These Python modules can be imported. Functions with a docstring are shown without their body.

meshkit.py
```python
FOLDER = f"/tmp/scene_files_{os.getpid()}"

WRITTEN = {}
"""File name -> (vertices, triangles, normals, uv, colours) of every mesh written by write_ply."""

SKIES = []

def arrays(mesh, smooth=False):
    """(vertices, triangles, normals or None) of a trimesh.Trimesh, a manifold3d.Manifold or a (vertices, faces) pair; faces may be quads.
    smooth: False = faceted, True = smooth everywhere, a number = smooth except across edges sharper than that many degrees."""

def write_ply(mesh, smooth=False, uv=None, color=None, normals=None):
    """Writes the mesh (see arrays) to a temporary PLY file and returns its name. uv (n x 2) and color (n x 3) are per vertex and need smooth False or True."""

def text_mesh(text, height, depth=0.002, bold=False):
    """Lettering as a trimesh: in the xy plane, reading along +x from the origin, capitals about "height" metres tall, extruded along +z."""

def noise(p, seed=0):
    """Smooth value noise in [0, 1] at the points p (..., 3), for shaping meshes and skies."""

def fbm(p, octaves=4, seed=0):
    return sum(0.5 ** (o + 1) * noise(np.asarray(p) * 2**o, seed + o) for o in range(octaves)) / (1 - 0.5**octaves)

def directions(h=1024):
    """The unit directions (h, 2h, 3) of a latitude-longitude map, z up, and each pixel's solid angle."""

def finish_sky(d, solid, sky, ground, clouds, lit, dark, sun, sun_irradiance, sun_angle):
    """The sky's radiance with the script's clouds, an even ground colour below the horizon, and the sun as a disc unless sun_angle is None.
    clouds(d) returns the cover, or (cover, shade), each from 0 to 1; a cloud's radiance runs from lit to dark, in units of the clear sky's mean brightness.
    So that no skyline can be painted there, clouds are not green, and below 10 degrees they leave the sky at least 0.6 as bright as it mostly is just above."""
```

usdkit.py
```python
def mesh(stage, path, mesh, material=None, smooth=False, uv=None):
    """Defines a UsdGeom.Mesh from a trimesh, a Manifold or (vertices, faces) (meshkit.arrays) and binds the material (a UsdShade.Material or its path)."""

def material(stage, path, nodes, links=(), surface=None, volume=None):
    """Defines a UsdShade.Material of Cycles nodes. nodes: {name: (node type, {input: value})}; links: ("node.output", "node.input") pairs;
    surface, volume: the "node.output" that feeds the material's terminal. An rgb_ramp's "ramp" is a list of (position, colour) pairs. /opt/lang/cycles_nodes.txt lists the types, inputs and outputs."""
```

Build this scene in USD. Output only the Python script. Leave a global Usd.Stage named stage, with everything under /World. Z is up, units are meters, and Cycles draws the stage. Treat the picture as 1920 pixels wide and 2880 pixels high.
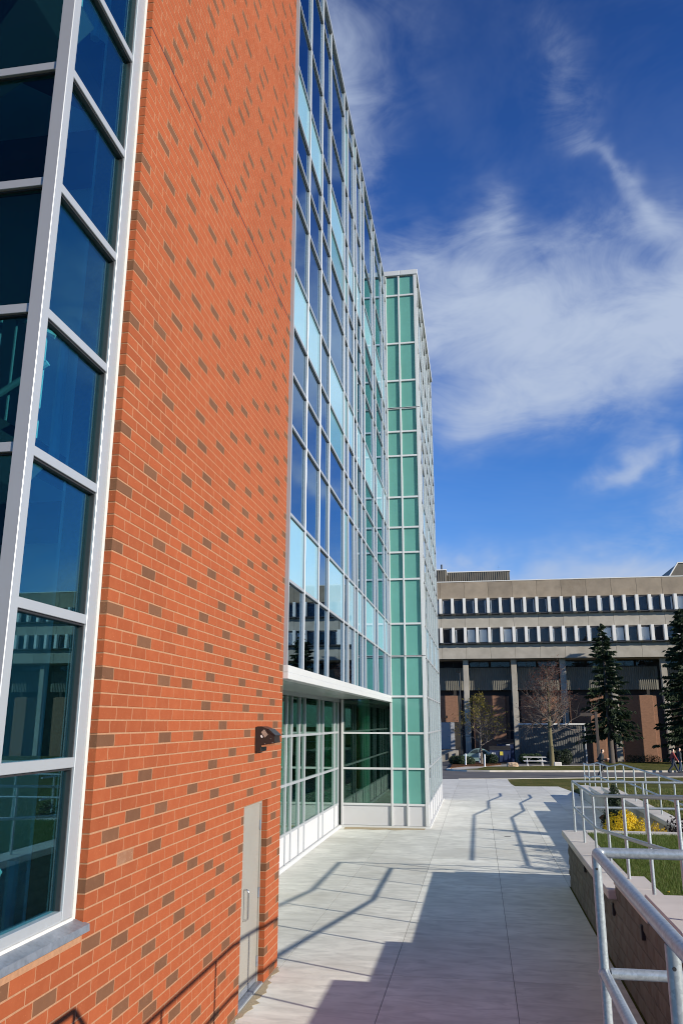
import math, random
import numpy as np, trimesh, manifold3d, shapely, usdkit, meshkit
from shapely.geometry import Polygon, box as sbox
from pxr import Usd, UsdGeom, UsdLux, UsdShade, Gf, Sdf

stage = Usd.Stage.CreateInMemory()
UsdGeom.SetStageUpAxis(stage, 'Z'); UsdGeom.SetStageMetersPerUnit(stage, 1.0)
UsdGeom.Xform.Define(stage, '/World'); UsdGeom.Scope.Define(stage, '/World/Looks')
rnd = random.Random(7); rng = np.random.default_rng(11)

# ---------------------------------------------------------------- camera, sky, sun, exposure
EYE = np.array([0.0, 0.0, 3.192])
PITCH, YAW, ROLL = [math.radians(a) for a in (14.76, 9.47, 0.108)]
cam = UsdGeom.Camera.Define(stage, '/World/camera')
cy_, sy_, cp_, sp_ = math.cos(YAW), math.sin(YAW), math.cos(PITCH), math.sin(PITCH)
fw = np.array([-sy_ * cp_, cy_ * cp_, sp_]); rt = np.array([cy_, sy_, 0.0]); up = np.cross(rt, fw)
rt, up = math.cos(ROLL) * rt + math.sin(ROLL) * up, math.cos(ROLL) * up - math.sin(ROLL) * rt
cam.AddTransformOp().Set(Gf.Matrix4d(*rt, 0, *up, 0, *(-fw), 0, *EYE, 1))
cam.CreateFocalLengthAttr(28.0); cam.CreateHorizontalApertureAttr(24.0); cam.CreateVerticalApertureAttr(36.0)
cam.CreateExposureAttr(0.55); cam.CreateClippingRangeAttr(Gf.Vec2f(0.05, 5000))

AZ, EL = math.radians(23.5), math.radians(19.7)          # sun to the right and a little behind
SUN = np.array([math.cos(AZ) * math.cos(EL), -math.sin(AZ) * math.cos(EL), math.sin(EL)])
sun = UsdLux.DistantLight.Define(stage, '/World/sun')
sun.CreateIntensityAttr(1.25); sun.CreateAngleAttr(0.5); sun.CreateColorAttr(Gf.Vec3f(1.0, 0.93, 0.82))
sun.GetPrim().CreateAttribute('inputs:normalize', Sdf.ValueTypeNames.Bool).Set(True)
zx = np.cross([0, 0, 1.0], SUN); zx /= np.linalg.norm(zx); zy = np.cross(SUN, zx)
sun.AddTransformOp().Set(Gf.Matrix4d(*zx, 0, *zy, 0, *SUN, 0, 0, 0, 60, 1))


class NG:
    """collects shader nodes"""
    def __init__(s): s.n, s.l, s.k = {}, [], 0
    def add(s, kind, **inp):
        s.k += 1; name = f'{kind}{s.k}'; vals = {}
        for key, v in inp.items():
            if isinstance(v, str) and '.' in v: s.l.append((v, f'{name}.{key}'))
            else: vals[key] = v
        s.n[name] = (kind, vals); return name
    def m(s, op, a, b=0.0, c=0.0, clamp=False):
        return s.add('math', math_type=op, value1=a, value2=b, value3=c, use_clamp=clamp) + '.value'
    def ramp(s, fac, stops): return s.add('rgb_ramp', ramp=stops, fac=fac) + '.color'
    def noise(s, vec, scale, detail=3, rough=0.55, dist=0.0, out='fac'):
        return s.add('noise_texture', vector=vec, scale=scale, detail=detail, roughness=rough, distortion=dist) + '.' + out
    def mix(s, fac, a, b, kind='mix'): return s.add('mix', mix_type=kind, fac=fac, color1=a, color2=b) + '.color'
    def make(s, path, surface=None, volume=None): return usdkit.material(stage, path, s.n, s.l, surface=surface, volume=volume)


def sky_material():
    g = NG()
    sky = g.add('sky_texture', sky_type='single_scattering', sun_disc=False, sun_elevation=EL, sun_rotation=math.atan2(SUN[0], SUN[1]),
                altitude=300.0, air_density=1.0, aerosol_density=0.0, ozone_density=2.5) + '.color'
    d = g.add('texture_coordinate') + '.generated'
    sp = g.add('separate_xyz', vector=d)
    x, y, z = sp + '.x', sp + '.y', sp + '.z'
    az = g.m('multiply', g.m('arctan2', x, y), 57.2958)
    el = g.m('multiply', g.m('arcsine', z), 57.2958)
    wv = g.add('noise_texture', vector=d, scale=6.0, detail=4.0, roughness=0.6) + '.color'
    ws = g.add('separate_xyz', vector=wv)
    az = g.m('add', az, g.m('multiply', g.m('subtract', ws + '.x', 0.5), 9.0))
    el = g.m('add', el, g.m('multiply', g.m('subtract', ws + '.y', 0.5), 7.0))
    def lobe(a0, e0, sa, se, w, tilt=0.0):
        c, s = math.cos(math.radians(tilt)), math.sin(math.radians(tilt))
        da, de = g.m('subtract', az, a0), g.m('subtract', el, e0)
        u = g.m('divide', g.m('add', g.m('multiply', da, c), g.m('multiply', de, s)), sa)
        v = g.m('divide', g.m('subtract', g.m('multiply', de, c), g.m('multiply', da, s)), se)
        q = g.m('add', g.m('multiply', u, u), g.m('multiply', v, v))
        return g.m('multiply', g.m('exponent', g.m('multiply', q, -1.0)), w)
    total = None
    for L in CLOUDS:
        t = lobe(*L); total = t if total is None else g.m('add', total, t)
    # cloud streets over the rest of the sky, of the same kind as those in view
    elsewhere = g.add('map_range', value=g.m('absolute', g.m('subtract', az, 4.0)), from_min=19.0, from_max=34.0, to_min=0.0, to_max=1.0, clamp=True) + '.result'
    broad = g.add('map_range', value=g.noise(d, 2.2, 4, 0.6, 0.6), from_min=0.48, from_max=0.72, to_min=0.0, to_max=0.22, clamp=True) + '.result'
    total = g.m('add', total, g.m('multiply', broad, elsewhere))
    stretch = g.add('mapping', vector=d, scale=(1.0, 1.0, 2.2)) + '.vector'
    fine = g.noise(stretch, 9.0, 9, 0.62, 0.9)
    fine2 = g.noise(stretch, 3.4, 6, 0.6, 0.5)
    tex = g.m('add', g.m('multiply', fine, 0.9), g.m('multiply', fine2, 0.75))           # about 0.8
    edge = g.m('minimum', g.m('multiply', total, 3.0), 1.0)
    dens = g.m('add', total, g.m('multiply', g.m('multiply', g.m('subtract', tex, 0.82), 1.25), edge))
    dens = g.add('map_range', range_type='smoothstep', value=dens, from_min=-0.02, from_max=1.32, to_min=0.0, to_max=0.93, clamp=True) + '.result'
    veil = g.m('multiply', g.add('map_range', value=fine2, from_min=0.42, from_max=0.75, to_min=0.0, to_max=0.09, clamp=True) + '.result', 1.0)
    dens = g.m('minimum', g.m('add', dens, veil), 0.93)
    blue = g.add('hsv', hue=SKY_H, saturation=SKY_S, value=SKY_V, fac=1.0, color=sky) + '.color'
    blue = g.mix(1.0, blue, DEEP, 'multiply')
    blue = g.mix(1.0, blue, g.ramp(z, [(0.0, (1.1, 1.1, 1.08)), (0.28, (1.12, 1.12, 1.08)), (0.6, (0.95, 0.95, 0.98)), (0.8, (0.66, 0.66, 0.72)), (1.0, (0.45, 0.45, 0.52))]), 'multiply')
    # clear air lightens towards the horizon
    low = g.m('power', g.m('subtract', 1.0, g.m('minimum', g.m('maximum', z, 0.0), 1.0)), 13.0)
    blue = g.mix(g.m('multiply', low, 0.45), blue, HORIZON)
    col = g.mix(dens, blue, CLOUD_C)
    return g.make('/World/Looks/sky', surface=g.add('background_shader', color=col, strength=0.055) + '.background')


# azimuth, elevation, half widths (degrees), weight, tilt of the cloud banks
CLOUDS = [(7.0, 27.6, 14.0, 4.8, 0.82, 0), (13.5, 23.6, 10.0, 3.8, 0.55, 8), (-2.5, 29.5, 7.0, 4.0, 0.52, -8), (2.0, 22.0, 6.0, 2.4, 0.55, 12), (21.0, 28.5, 8.0, 4.5, 0.7, 0),
          (-8.2, 38.5, 3.0, 5.5, 0.62, -12), (-9.0, 45.0, 7.5, 5.0, 0.50, 0), (12.3, 36.8, 2.2, 0.7, 0.46, -35), (14.6, 33.6, 0.9, 2.8, 0.40, 30),
          (10.5, 17.2, 2.2, 1.1, 0.80, 30), (13.0, 17.0, 1.0, 1.5, 0.60, -20), (8.8, 42.0, 2.4, 4.6, 0.42, 20), (3.0, 9.0, 40.0, 2.4, 0.85, 0), (16.5, 14.0, 6.0, 2.0, 0.5, 10), (3.5, 34.5, 2.0, 2.2, 0.40, 20)]
SKY_H, SKY_S, SKY_V = 0.508, 1.16, 1.0
DEEP = (0.78, 1.32, 2.00)
HORIZON, CLOUD_C = (3.9, 6.0, 10.0), (6.0, 7.1, 9.2)
sky_dome = UsdLux.DomeLight.Define(stage, '/World/sky')
UsdShade.MaterialBindingAPI.Apply(sky_dome.GetPrim()).Bind(sky_material())
sky_dome.GetPrim().SetCustomDataByKey('kind', 'structure')

# ---------------------------------------------------------------- materials
MATS = {}
def plain(name, col, rough=0.6, metal=0.0, var=0.0, scale=8.0, bump=0.0, bscale=60.0, spec=0.5, coat=0.0, stretch=(1, 1, 1), rnd_amt=0.0, dirt=None):
    """principled surface; var: tone drift from noise, bump: fine relief in metres, rnd_amt: tone drift from piece to piece"""
    g = NG(); pos = g.add('geometry') + '.position'
    if stretch != (1, 1, 1): pos = g.add('mapping', vector=pos, scale=stretch) + '.vector'
    c = tuple(col)
    if var:
        n = g.noise(pos, scale, 5, 0.6)
        c = g.ramp(n, [(0.25, tuple(max(0, k * (1 - var)) for k in col)), (0.5, col), (0.78, tuple(min(1, k * (1 + var)) for k in col))])
    if dirt:
        dn = g.add('map_range', value=g.noise(pos, dirt[1], 6, 0.65), from_min=0.5, from_max=0.72, to_min=0.0, to_max=dirt[2], clamp=True) + '.result'
        c = g.mix(dn, c, dirt[0])
    if rnd_amt:
        r = g.m('fraction', g.m('add', g.add('object_info') + '.random', g.add('geometry') + '.random_per_island'))
        v = g.m('add', 1.0 - rnd_amt, g.m('multiply', r, 2 * rnd_amt))
        c = g.add('hsv', hue=0.5, saturation=1.0, value=v, fac=1.0, color=c) + '.color'
    inp = dict(base_color=c, roughness=rough, metallic=metal, specular_ior_level=spec, coat_weight=coat)
    if bump: inp['normal'] = g.add('bump', height=g.noise(pos, bscale, 4, 0.6), distance=bump, strength=1.0) + '.normal'
    MATS[name] = g.make('/World/Looks/' + name, surface=g.add('principled_bsdf', **inp) + '.BSDF'); return name

def glass(name, tint, refl, f0, rough=0.0, wave=0.0):
    """a window pane: tinted see-through under a mirror that strengthens towards grazing angles"""
    g = NG(); face = g.add('layer_weight', blend=0.5) + '.facing'
    fac = g.m('add', f0, g.m('multiply', g.m('power', face, 4.0), 1 - f0), clamp=True)
    nrm = {}
    if wave: nrm = dict(normal=g.add('bump', height=g.noise(g.add('geometry') + '.position', 0.9, 1, 0.4), distance=wave, strength=1.0) + '.normal')
    a = g.add('transparent_bsdf', color=tint) + '.BSDF'
    b = g.add('glossy_bsdf', color=refl, roughness=rough, **nrm) + '.BSDF'
    MATS[name] = g.make('/World/Looks/' + name, surface=g.add('mix_closure', fac=fac, closure1=a, closure2=b) + '.closure'); return name

def leafy(name, col, trans, var=0.35, rough=0.6):
    g = NG(); r = g.m('fraction', g.m('add', g.add('geometry') + '.random_per_island', g.add('object_info') + '.random'))
    c = g.add('hsv', hue=g.m('add', 0.485, g.m('multiply', r, 0.03)), saturation=1.0, value=g.m('add', 1 - var, g.m('multiply', r, 2 * var)), fac=1.0, color=tuple(col)) + '.color'
    a = g.add('principled_bsdf', base_color=c, roughness=rough, specular_ior_level=0.3) + '.BSDF'
    b = g.add('translucent_bsdf', color=c) + '.BSDF'
    MATS[name] = g.make('/World/Looks/' + name, surface=g.add('mix_closure', fac=trans, closure1=a, closure2=b) + '.closure'); return name

def brick_mat(name, col, chip):
    g = NG(); pos = g.add('geometry') + '.position'
    r = g.m('fraction', g.m('add', g.add('object_info') + '.random', g.add('geometry') + '.random_per_island'))
    grain = g.noise(pos, 260.0, 3, 0.7)
    soft = g.noise(pos, 9.0, 4, 0.6)
    big = g.noise(pos, 0.55, 3, 0.5)
    c = g.mix(g.m('multiply', grain, 0.55), col, tuple(k * 0.55 for k in col))
    c = g.mix(g.add('map_range', value=soft, from_min=0.45, from_max=0.8, to_min=0.0, to_max=0.30, clamp=True) + '.result', c, chip)
    spots = g.add('map_range', value=g.noise(pos, 75.0, 2, 0.5), from_min=0.70, from_max=0.74, to_min=0.0, to_max=0.45, clamp=True) + '.result'
    c = g.mix(spots, c, tuple(min(1, k * 1.7) for k in chip))
    v = g.m('multiply', g.m('add', 0.90, g.m('multiply', r, 0.20)), g.m('add', 0.85, g.m('multiply', big, 0.3)))
    c = g.add('hsv', hue=0.5, saturation=1.0, value=v, fac=1.0, color=c) + '.color'
    bp = g.add('bump', height=g.m('add', grain, g.m('multiply', g.noise(pos, 40.0, 3, 0.6), 1.5)), distance=0.0012, strength=0.8) + '.normal'
    MATS[name] = g.make('/World/Looks/' + name, surface=g.add('principled_bsdf', base_color=c, roughness=0.85, specular_ior_level=0.25, normal=bp) + '.BSDF')

brick_mat('red_brick', (0.290, 0.070, 0.0225), (0.34, 0.108, 0.042))
brick_mat('brown_brick', (0.145, 0.064, 0.031), (0.19, 0.092, 0.048))
plain('mortar', (0.315, 0.162, 0.085), 0.95, var=0.18, scale=30, bump=0.001, bscale=300)
plain('aluminium', (0.355, 0.375, 0.39), 0.40, metal=0.3, var=0.03, scale=3)
plain('aluminium_grey', (0.36, 0.35, 0.34), 0.42, metal=0.3, var=0.04, scale=3)
plain('white_metal', (0.50, 0.51, 0.50), 0.35, var=0.04, scale=1.2)
plain('panel_white', (0.47, 0.47, 0.47), 0.4, var=0.03, scale=1.2)
plain('soffit_metal', (0.50, 0.52, 0.50), 0.22, metal=0.3, var=0.04, scale=1.0)
plain('gasket', (0.015, 0.015, 0.016), 0.6)
plain('sealant', (0.50, 0.485, 0.45), 0.7, var=0.1, scale=25)
plain('sill_metal', (0.30, 0.33, 0.37), 0.42, metal=0.6, var=0.22, scale=9, dirt=((0.14, 0.16, 0.19), 22, 0.5))
glass('vision_glass', (0.12, 0.26, 0.36), (0.66, 0.86, 1.0), 0.27, wave=0.0008)
glass('stair_glass', (0.66, 0.95, 0.97), (0.48, 0.88, 1.0), 0.11, wave=0.0006)
glass('stair_glass_dark', (0.30, 0.46, 0.48), (0.5, 0.7, 0.75), 0.025, wave=0.0006)
glass('recess_glass', (0.34, 0.66, 0.50), (0.75, 0.95, 0.88), 0.13, wave=0.0008)
glass('tower_side_glass', (0.20, 0.36, 0.32), (0.90, 1.0, 0.98), 0.26, wave=0.0008)
plain('green_spandrel', (0.108, 0.285, 0.240), 0.05, var=0.10, scale=0.7, spec=0.28)
plain('blue_spandrel', (0.215, 0.395, 0.475), 0.05, var=0.05, scale=0.8, spec=0.45)
plain('teal_blind', (0.10, 0.24, 0.27), 0.05, var=0.08, scale=0.5, spec=0.55)
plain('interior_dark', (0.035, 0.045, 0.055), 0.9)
plain('interior_white', (0.72, 0.76, 0.74), 0.8)
plain('interior_grey', (0.10, 0.115, 0.12), 0.8)
plain('interior_green', (0.035, 0.06, 0.045), 0.8, var=0.5, scale=0.8)
plain('stair_paint', (0.30, 0.42, 0.44), 0.5)
plain('door_paint', (0.255, 0.242, 0.208), 0.5, var=0.06, scale=5, dirt=((0.19, 0.175, 0.15), 2.5, 0.4))
plain('steel', (0.62, 0.62, 0.60), 0.25, metal=0.95)
plain('bronze', (0.022, 0.017, 0.015), 0.35, var=0.2, scale=10)
plain('lamp_lens', (0.35, 0.16, 0.08), 0.15, coat=0.5)
plain('sticker', (0.30, 0.22, 0.17), 0.6, var=0.4, scale=60)
plain('sticker_white', (0.7, 0.68, 0.65), 0.6)

def concrete(name, col, joint_stain=0.0, trowel=0.0, rnd_amt=0.06, sheen=0.75, blot=0.14):
    g = NG(); pos = g.add('geometry') + '.position'
    n1 = g.noise(pos, 0.9, 5, 0.6); n3 = g.noise(pos, 90.0, 3, 0.6)
    st = g.add('mapping', vector=pos, scale=(0.8, 2.2, 1.0)) + '.vector'
    n2 = g.noise(st, 2.6, 5, 0.62, 0.8)
    c = g.ramp(n1, [(0.28, tuple(k * (1 - blot) for k in col)), (0.72, tuple(min(1, k * (1 + blot)) for k in col))])
    if trowel: c = g.mix(g.add('map_range', value=n2, from_min=0.42, from_max=0.75, to_min=0.0, to_max=trowel, clamp=True) + '.result', c, tuple(k * 0.68 for k in col))
    c = g.mix(g.m('multiply', n3, 0.22), c, tuple(k * 0.72 for k in col))
    if trowel:
        gum = g.add('map_range', value=g.add('voronoi_texture', vector=pos, scale=1.9) + '.distance', from_min=0.012, from_max=0.030, to_min=0.5, to_max=0.0, clamp=True) + '.result'
        c = g.mix(gum, c, (0.12, 0.115, 0.105))
    if joint_stain:
        s = g.add('map_range', value=g.noise(pos, 0.35, 6, 0.7), from_min=0.52, from_max=0.68, to_min=0.0, to_max=joint_stain, clamp=True) + '.result'
        c = g.mix(s, c, (col[0] * 0.62, col[1] * 0.55, col[2] * 0.45))
    r = g.m('fraction', g.m('add', g.add('object_info') + '.random', g.add('geometry') + '.random_per_island'))
    c = g.add('hsv', hue=0.5, saturation=1.0, value=g.m('add', 1 - rnd_amt, g.m('multiply', r, 2 * rnd_amt)), fac=1.0, color=c) + '.color'
    bp = g.add('bump', height=g.m('add', g.m('multiply', n2, 2.0 if trowel else 0.6), n3), distance=0.0022 if trowel else 0.0015, strength=0.7) + '.normal'
    MATS[name] = g.make('/World/Looks/' + name, surface=g.add('principled_bsdf', base_color=c, roughness=sheen, specular_ior_level=0.4, normal=bp) + '.BSDF'); return name

concrete('pavement', (0.635, 0.63, 0.565), 0.25, 1.0, 0.085, 0.75, 0.18)
concrete('coping_concrete', (0.49, 0.455, 0.41), 0.15, 0.15, 0.06)
concrete('block_stone', (0.115, 0.105, 0.086), 0.5, 0.0, 0.10, 0.9, 0.3)
concrete('facade_concrete', (0.345, 0.315, 0.26), 0.25, 0.0, 0.09, 0.9, 0.18)
concrete('facade_concrete_top', (0.275, 0.225, 0.165), 0.35, 0.0, 0.12, 0.9, 0.2)
concrete('kerb_concrete', (0.42, 0.39, 0.34), 0.4, 0.0, 0.1, 0.9, 0.25)
plain('fin_paint', (0.66, 0.65, 0.60), 0.7, var=0.05, scale=2)
plain('dark_frame', (0.035, 0.035, 0.037), 0.5)
plain('brown_brick_far', (0.215, 0.112, 0.068), 0.9, var=0.22, scale=5, bump=0.004, bscale=14, stretch=(1, 1, 2.5))
plain('grey_siding', (0.15, 0.14, 0.11), 0.6, var=0.15, scale=1.2)
plain('penthouse_siding', (0.10, 0.088, 0.066), 0.6, var=0.15, scale=1.2)
plain('shed_siding', (0.085, 0.083, 0.075), 0.6, var=0.2, scale=0.8)
plain('roller_door', (0.36, 0.37, 0.38), 0.6, var=0.06, scale=1.5)
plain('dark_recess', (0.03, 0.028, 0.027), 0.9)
glass('far_glass', (0.93, 0.94, 0.95), (0.7, 0.8, 0.9), 0.022)
plain('curtain_white', (0.80, 0.80, 0.75), 0.9, var=0.12, scale=9, stretch=(1, 1, 0.05))
plain('curtain_grey', (0.03, 0.034, 0.04), 0.9, var=0.5, scale=7, stretch=(1, 1, 0.05))
plain('roof_gravel', (0.30, 0.28, 0.25), 0.95, var=0.2, scale=3)

g = NG(); pos = g.add('geometry') + '.position'
spang = g.add('voronoi_texture', vector=pos, scale=85.0) + '.color'
sv = g.add('separate_xyz', vector=spang) + '.x'
stn = g.noise(pos, 6.0, 6, 0.7)
c = g.mix(g.m('multiply', sv, 0.6), (0.43, 0.465, 0.47), (0.24, 0.275, 0.285))
c = g.mix(g.add('map_range', value=stn, from_min=0.5, from_max=0.75, to_min=0.0, to_max=0.5, clamp=True) + '.result', c, (0.42, 0.46, 0.47))
ro = g.m('add', 0.30, g.m('multiply', g.noise(pos, 40.0, 4, 0.6), 0.22))
MATS['galvanised'] = g.make('/World/Looks/galvanised', surface=g.add('principled_bsdf', base_color=c, roughness=ro, metallic=0.55,
    normal=g.add('bump', height=g.noise(pos, 55.0, 4, 0.6), distance=0.0006, strength=0.6) + '.normal') + '.BSDF')

def turf(name, cols, scale):
    g = NG(); pos = g.add('geometry') + '.position'
    n = g.m('add', g.m('multiply', g.noise(pos, scale, 6, 0.65), 0.6), g.m('multiply', g.noise(pos, 22.0, 3, 0.7), 0.4))
    c = g.ramp(n, [(0.36, cols[0]), (0.5, cols[1]), (0.62, cols[2])])
    bp = g.add('bump', height=g.noise(pos, 30.0, 4, 0.7), distance=0.03, strength=1.0) + '.normal'
    MATS[name] = g.make('/World/Looks/' + name, surface=g.add('principled_bsdf', base_color=c, roughness=0.95, specular_ior_level=0.1, normal=bp) + '.BSDF')
turf('lawn_turf', [(0.042, 0.056, 0.010), (0.080, 0.084, 0.018), (0.15, 0.12, 0.042)], 0.8)
turf('fresh_turf', [(0.030, 0.050, 0.010), (0.045, 0.075, 0.014), (0.09, 0.09, 0.03)], 1.3)
turf('mulch', [(0.035, 0.018, 0.010), (0.09, 0.042, 0.02), (0.17, 0.085, 0.04)], 2.5)
plain('asphalt', (0.085, 0.082, 0.08), 0.85, var=0.2, scale=0.6, bump=0.003, bscale=120, dirt=((0.15, 0.14, 0.125), 0.5, 0.5))
plain('gravel_patch', (0.33, 0.27, 0.17), 0.95, var=0.35, scale=60, bump=0.004, bscale=120)
leafy('grass_blade', (0.085, 0.125, 0.022), 0.35, 0.5)
leafy('dry_blade', (0.22, 0.19, 0.07), 0.3, 0.4)
leafy('spruce_needles', (0.030, 0.048, 0.020), 0.12, 0.5)
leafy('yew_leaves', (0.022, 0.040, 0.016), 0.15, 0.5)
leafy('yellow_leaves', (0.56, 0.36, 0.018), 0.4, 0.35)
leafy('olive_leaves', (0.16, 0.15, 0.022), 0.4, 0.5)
leafy('spring_leaves', (0.25, 0.21, 0.035), 0.4, 0.4)
leafy('red_buds', (0.17, 0.065, 0.03), 0.3, 0.4)
leafy('purple_leaves', (0.035, 0.018, 0.020), 0.2, 0.5)
plain('bark_grey', (0.13, 0.105, 0.085), 0.95, var=0.3, scale=12, bump=0.006, bscale=30, stretch=(1, 1, 0.3))
plain('bark_mossy', (0.115, 0.098, 0.048), 0.95, var=0.3, scale=6, bump=0.006, bscale=30, stretch=(1, 1, 0.3))
plain('spruce_bark', (0.075, 0.062, 0.052), 0.95, var=0.3, scale=10)
plain('lamp_brown', (0.06, 0.045, 0.035), 0.5)
plain('lamp_black', (0.012, 0.012, 0.012), 0.45)
plain('post_white', (0.74, 0.74, 0.72), 0.6)
plain('table_paint', (0.62, 0.60, 0.57), 0.7, var=0.1, scale=6)
plain('boulder_rock', (0.42, 0.30, 0.20), 0.9, var=0.3, scale=6, bump=0.02, bscale=8)
plain('white_block', (0.62, 0.58, 0.52), 0.9, var=0.12, scale=8)
plain('car_paint', (0.20, 0.29, 0.27), 0.25, coat=0.6, spec=0.5)
plain('car_glass', (0.03, 0.045, 0.05), 0.06)
plain('tyre', (0.02, 0.02, 0.02), 0.8)
plain('dumpster_blue', (0.014, 0.025, 0.075), 0.5, var=0.3, scale=3)
plain('label_white', (0.62, 0.62, 0.60), 0.6, var=0.3, scale=9)
plain('label_yellow', (0.55, 0.45, 0.06), 0.6)
plain('skin', (0.62, 0.40, 0.29), 0.55)
plain('hair_dark', (0.02, 0.014, 0.011), 0.6)
plain('cloth_black', (0.016, 0.018, 0.02), 0.9)
plain('cloth_red', (0.22, 0.035, 0.03), 0.9)
plain('denim', (0.035, 0.055, 0.085), 0.9, var=0.2, scale=10)
plain('denim_dark', (0.02, 0.026, 0.04), 0.9)
plain('shoe', (0.20, 0.19, 0.18), 0.7)

# ---------------------------------------------------------------- mesh helpers
class MB:
    def __init__(s): s.v, s.f, s.n = [], [], 0
    def raw(s, v, f):
        v, f = np.asarray(v, float), np.asarray(f, int)
        if f.shape[1] == 4: f = np.vstack([f[:, [0, 1, 2]], f[:, [0, 2, 3]]])
        s.v.append(v); s.f.append(f + s.n); s.n += len(v); return s
    def add(s, m): return s.raw(m.vertices, m.faces)
    def box(s, x0, x1, y0, y1, z0, z1):
        v = [(x, y, z) for x in (x0, x1) for y in (y0, y1) for z in (z0, z1)]
        return s.raw(v, [(0, 1, 3, 2), (4, 6, 7, 5), (0, 4, 5, 1), (2, 3, 7, 6), (0, 2, 6, 4), (1, 5, 7, 3)])
    def cbox(s, x0, x1, y0, y1, z0, z1, c):
        p = []
        for x, sx in ((x0, 1), (x1, -1)):
            for y, sy in ((y0, 1), (y1, -1)):
                for z, sz in ((z0, 1), (z1, -1)):
                    p += [(x + sx * c, y + sy * c, z), (x + sx * c, y, z + sz * c), (x, y + sy * c, z + sz * c)]
        m = manifold3d.Manifold.hull_points(np.array(p)).to_mesh()
        return s.raw(m.vert_properties[:, :3], m.tri_verts)
    def tube(s, pts, r, n=12, cap=True):
        pts = np.asarray(pts, float); k = len(pts); rr = np.broadcast_to(np.asarray(r, float), (k,))
        t = np.gradient(pts, axis=0) if k > 2 else np.repeat((pts[1:] - pts[:1]), 2, 0)
        t /= np.linalg.norm(t, axis=1, keepdims=True) + 1e-12
        u = np.cross(t[0], [0, 0, 1.0] if abs(t[0][2]) < 0.9 else [1.0, 0, 0]); rings = []
        for i in range(k):
            u = u - t[i] * (u @ t[i]); u /= np.linalg.norm(u) + 1e-12; w = np.cross(t[i], u)
            a = np.linspace(0, 2 * np.pi, n, endpoint=False)
            rings.append(pts[i] + rr[i] * (np.cos(a)[:, None] * u + np.sin(a)[:, None] * w))
        v = np.vstack(rings); f = []
        for i in range(k - 1):
            for j in range(n):
                a, b = i * n + j, i * n + (j + 1) % n
                f.append((a, b, b + n, a + n))
        f = np.array(f); tri = np.vstack([f[:, [0, 1, 2]], f[:, [0, 2, 3]]])
        if cap:
            c0 = [(0, j + 1, j) for j in range(1, n - 1)]; o = (k - 1) * n
            tri = np.vstack([tri, [(0, j + 1, j) for j in range(1, n - 1)], [(o, o + j, o + j + 1) for j in range(1, n - 1)]])
        return s.raw(v, tri)
    def prism(s, poly, lo, hi, axis):
        """a polygon extruded along an axis; poly in the other two axes (in xyz order)"""
        m = trimesh.creation.extrude_polygon(Polygon(poly), hi - lo, engine='earcut'); v = m.vertices.copy()
        o = [a for a in range(3) if a != axis]; w = np.zeros_like(v)
        w[:, o[0]], w[:, o[1]], w[:, axis] = v[:, 0], v[:, 1], v[:, 2] + lo
        f = m.faces if axis != 1 else m.faces[:, ::-1]
        return s.raw(w, f)
    def sphere(s, c, r, sub=2, scale=(1, 1, 1)):
        m = trimesh.creation.icosphere(sub, r); return s.raw(m.vertices * np.array(scale) + c, m.faces)
    def get(s): return np.vstack(s.v), np.vstack(s.f)

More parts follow.
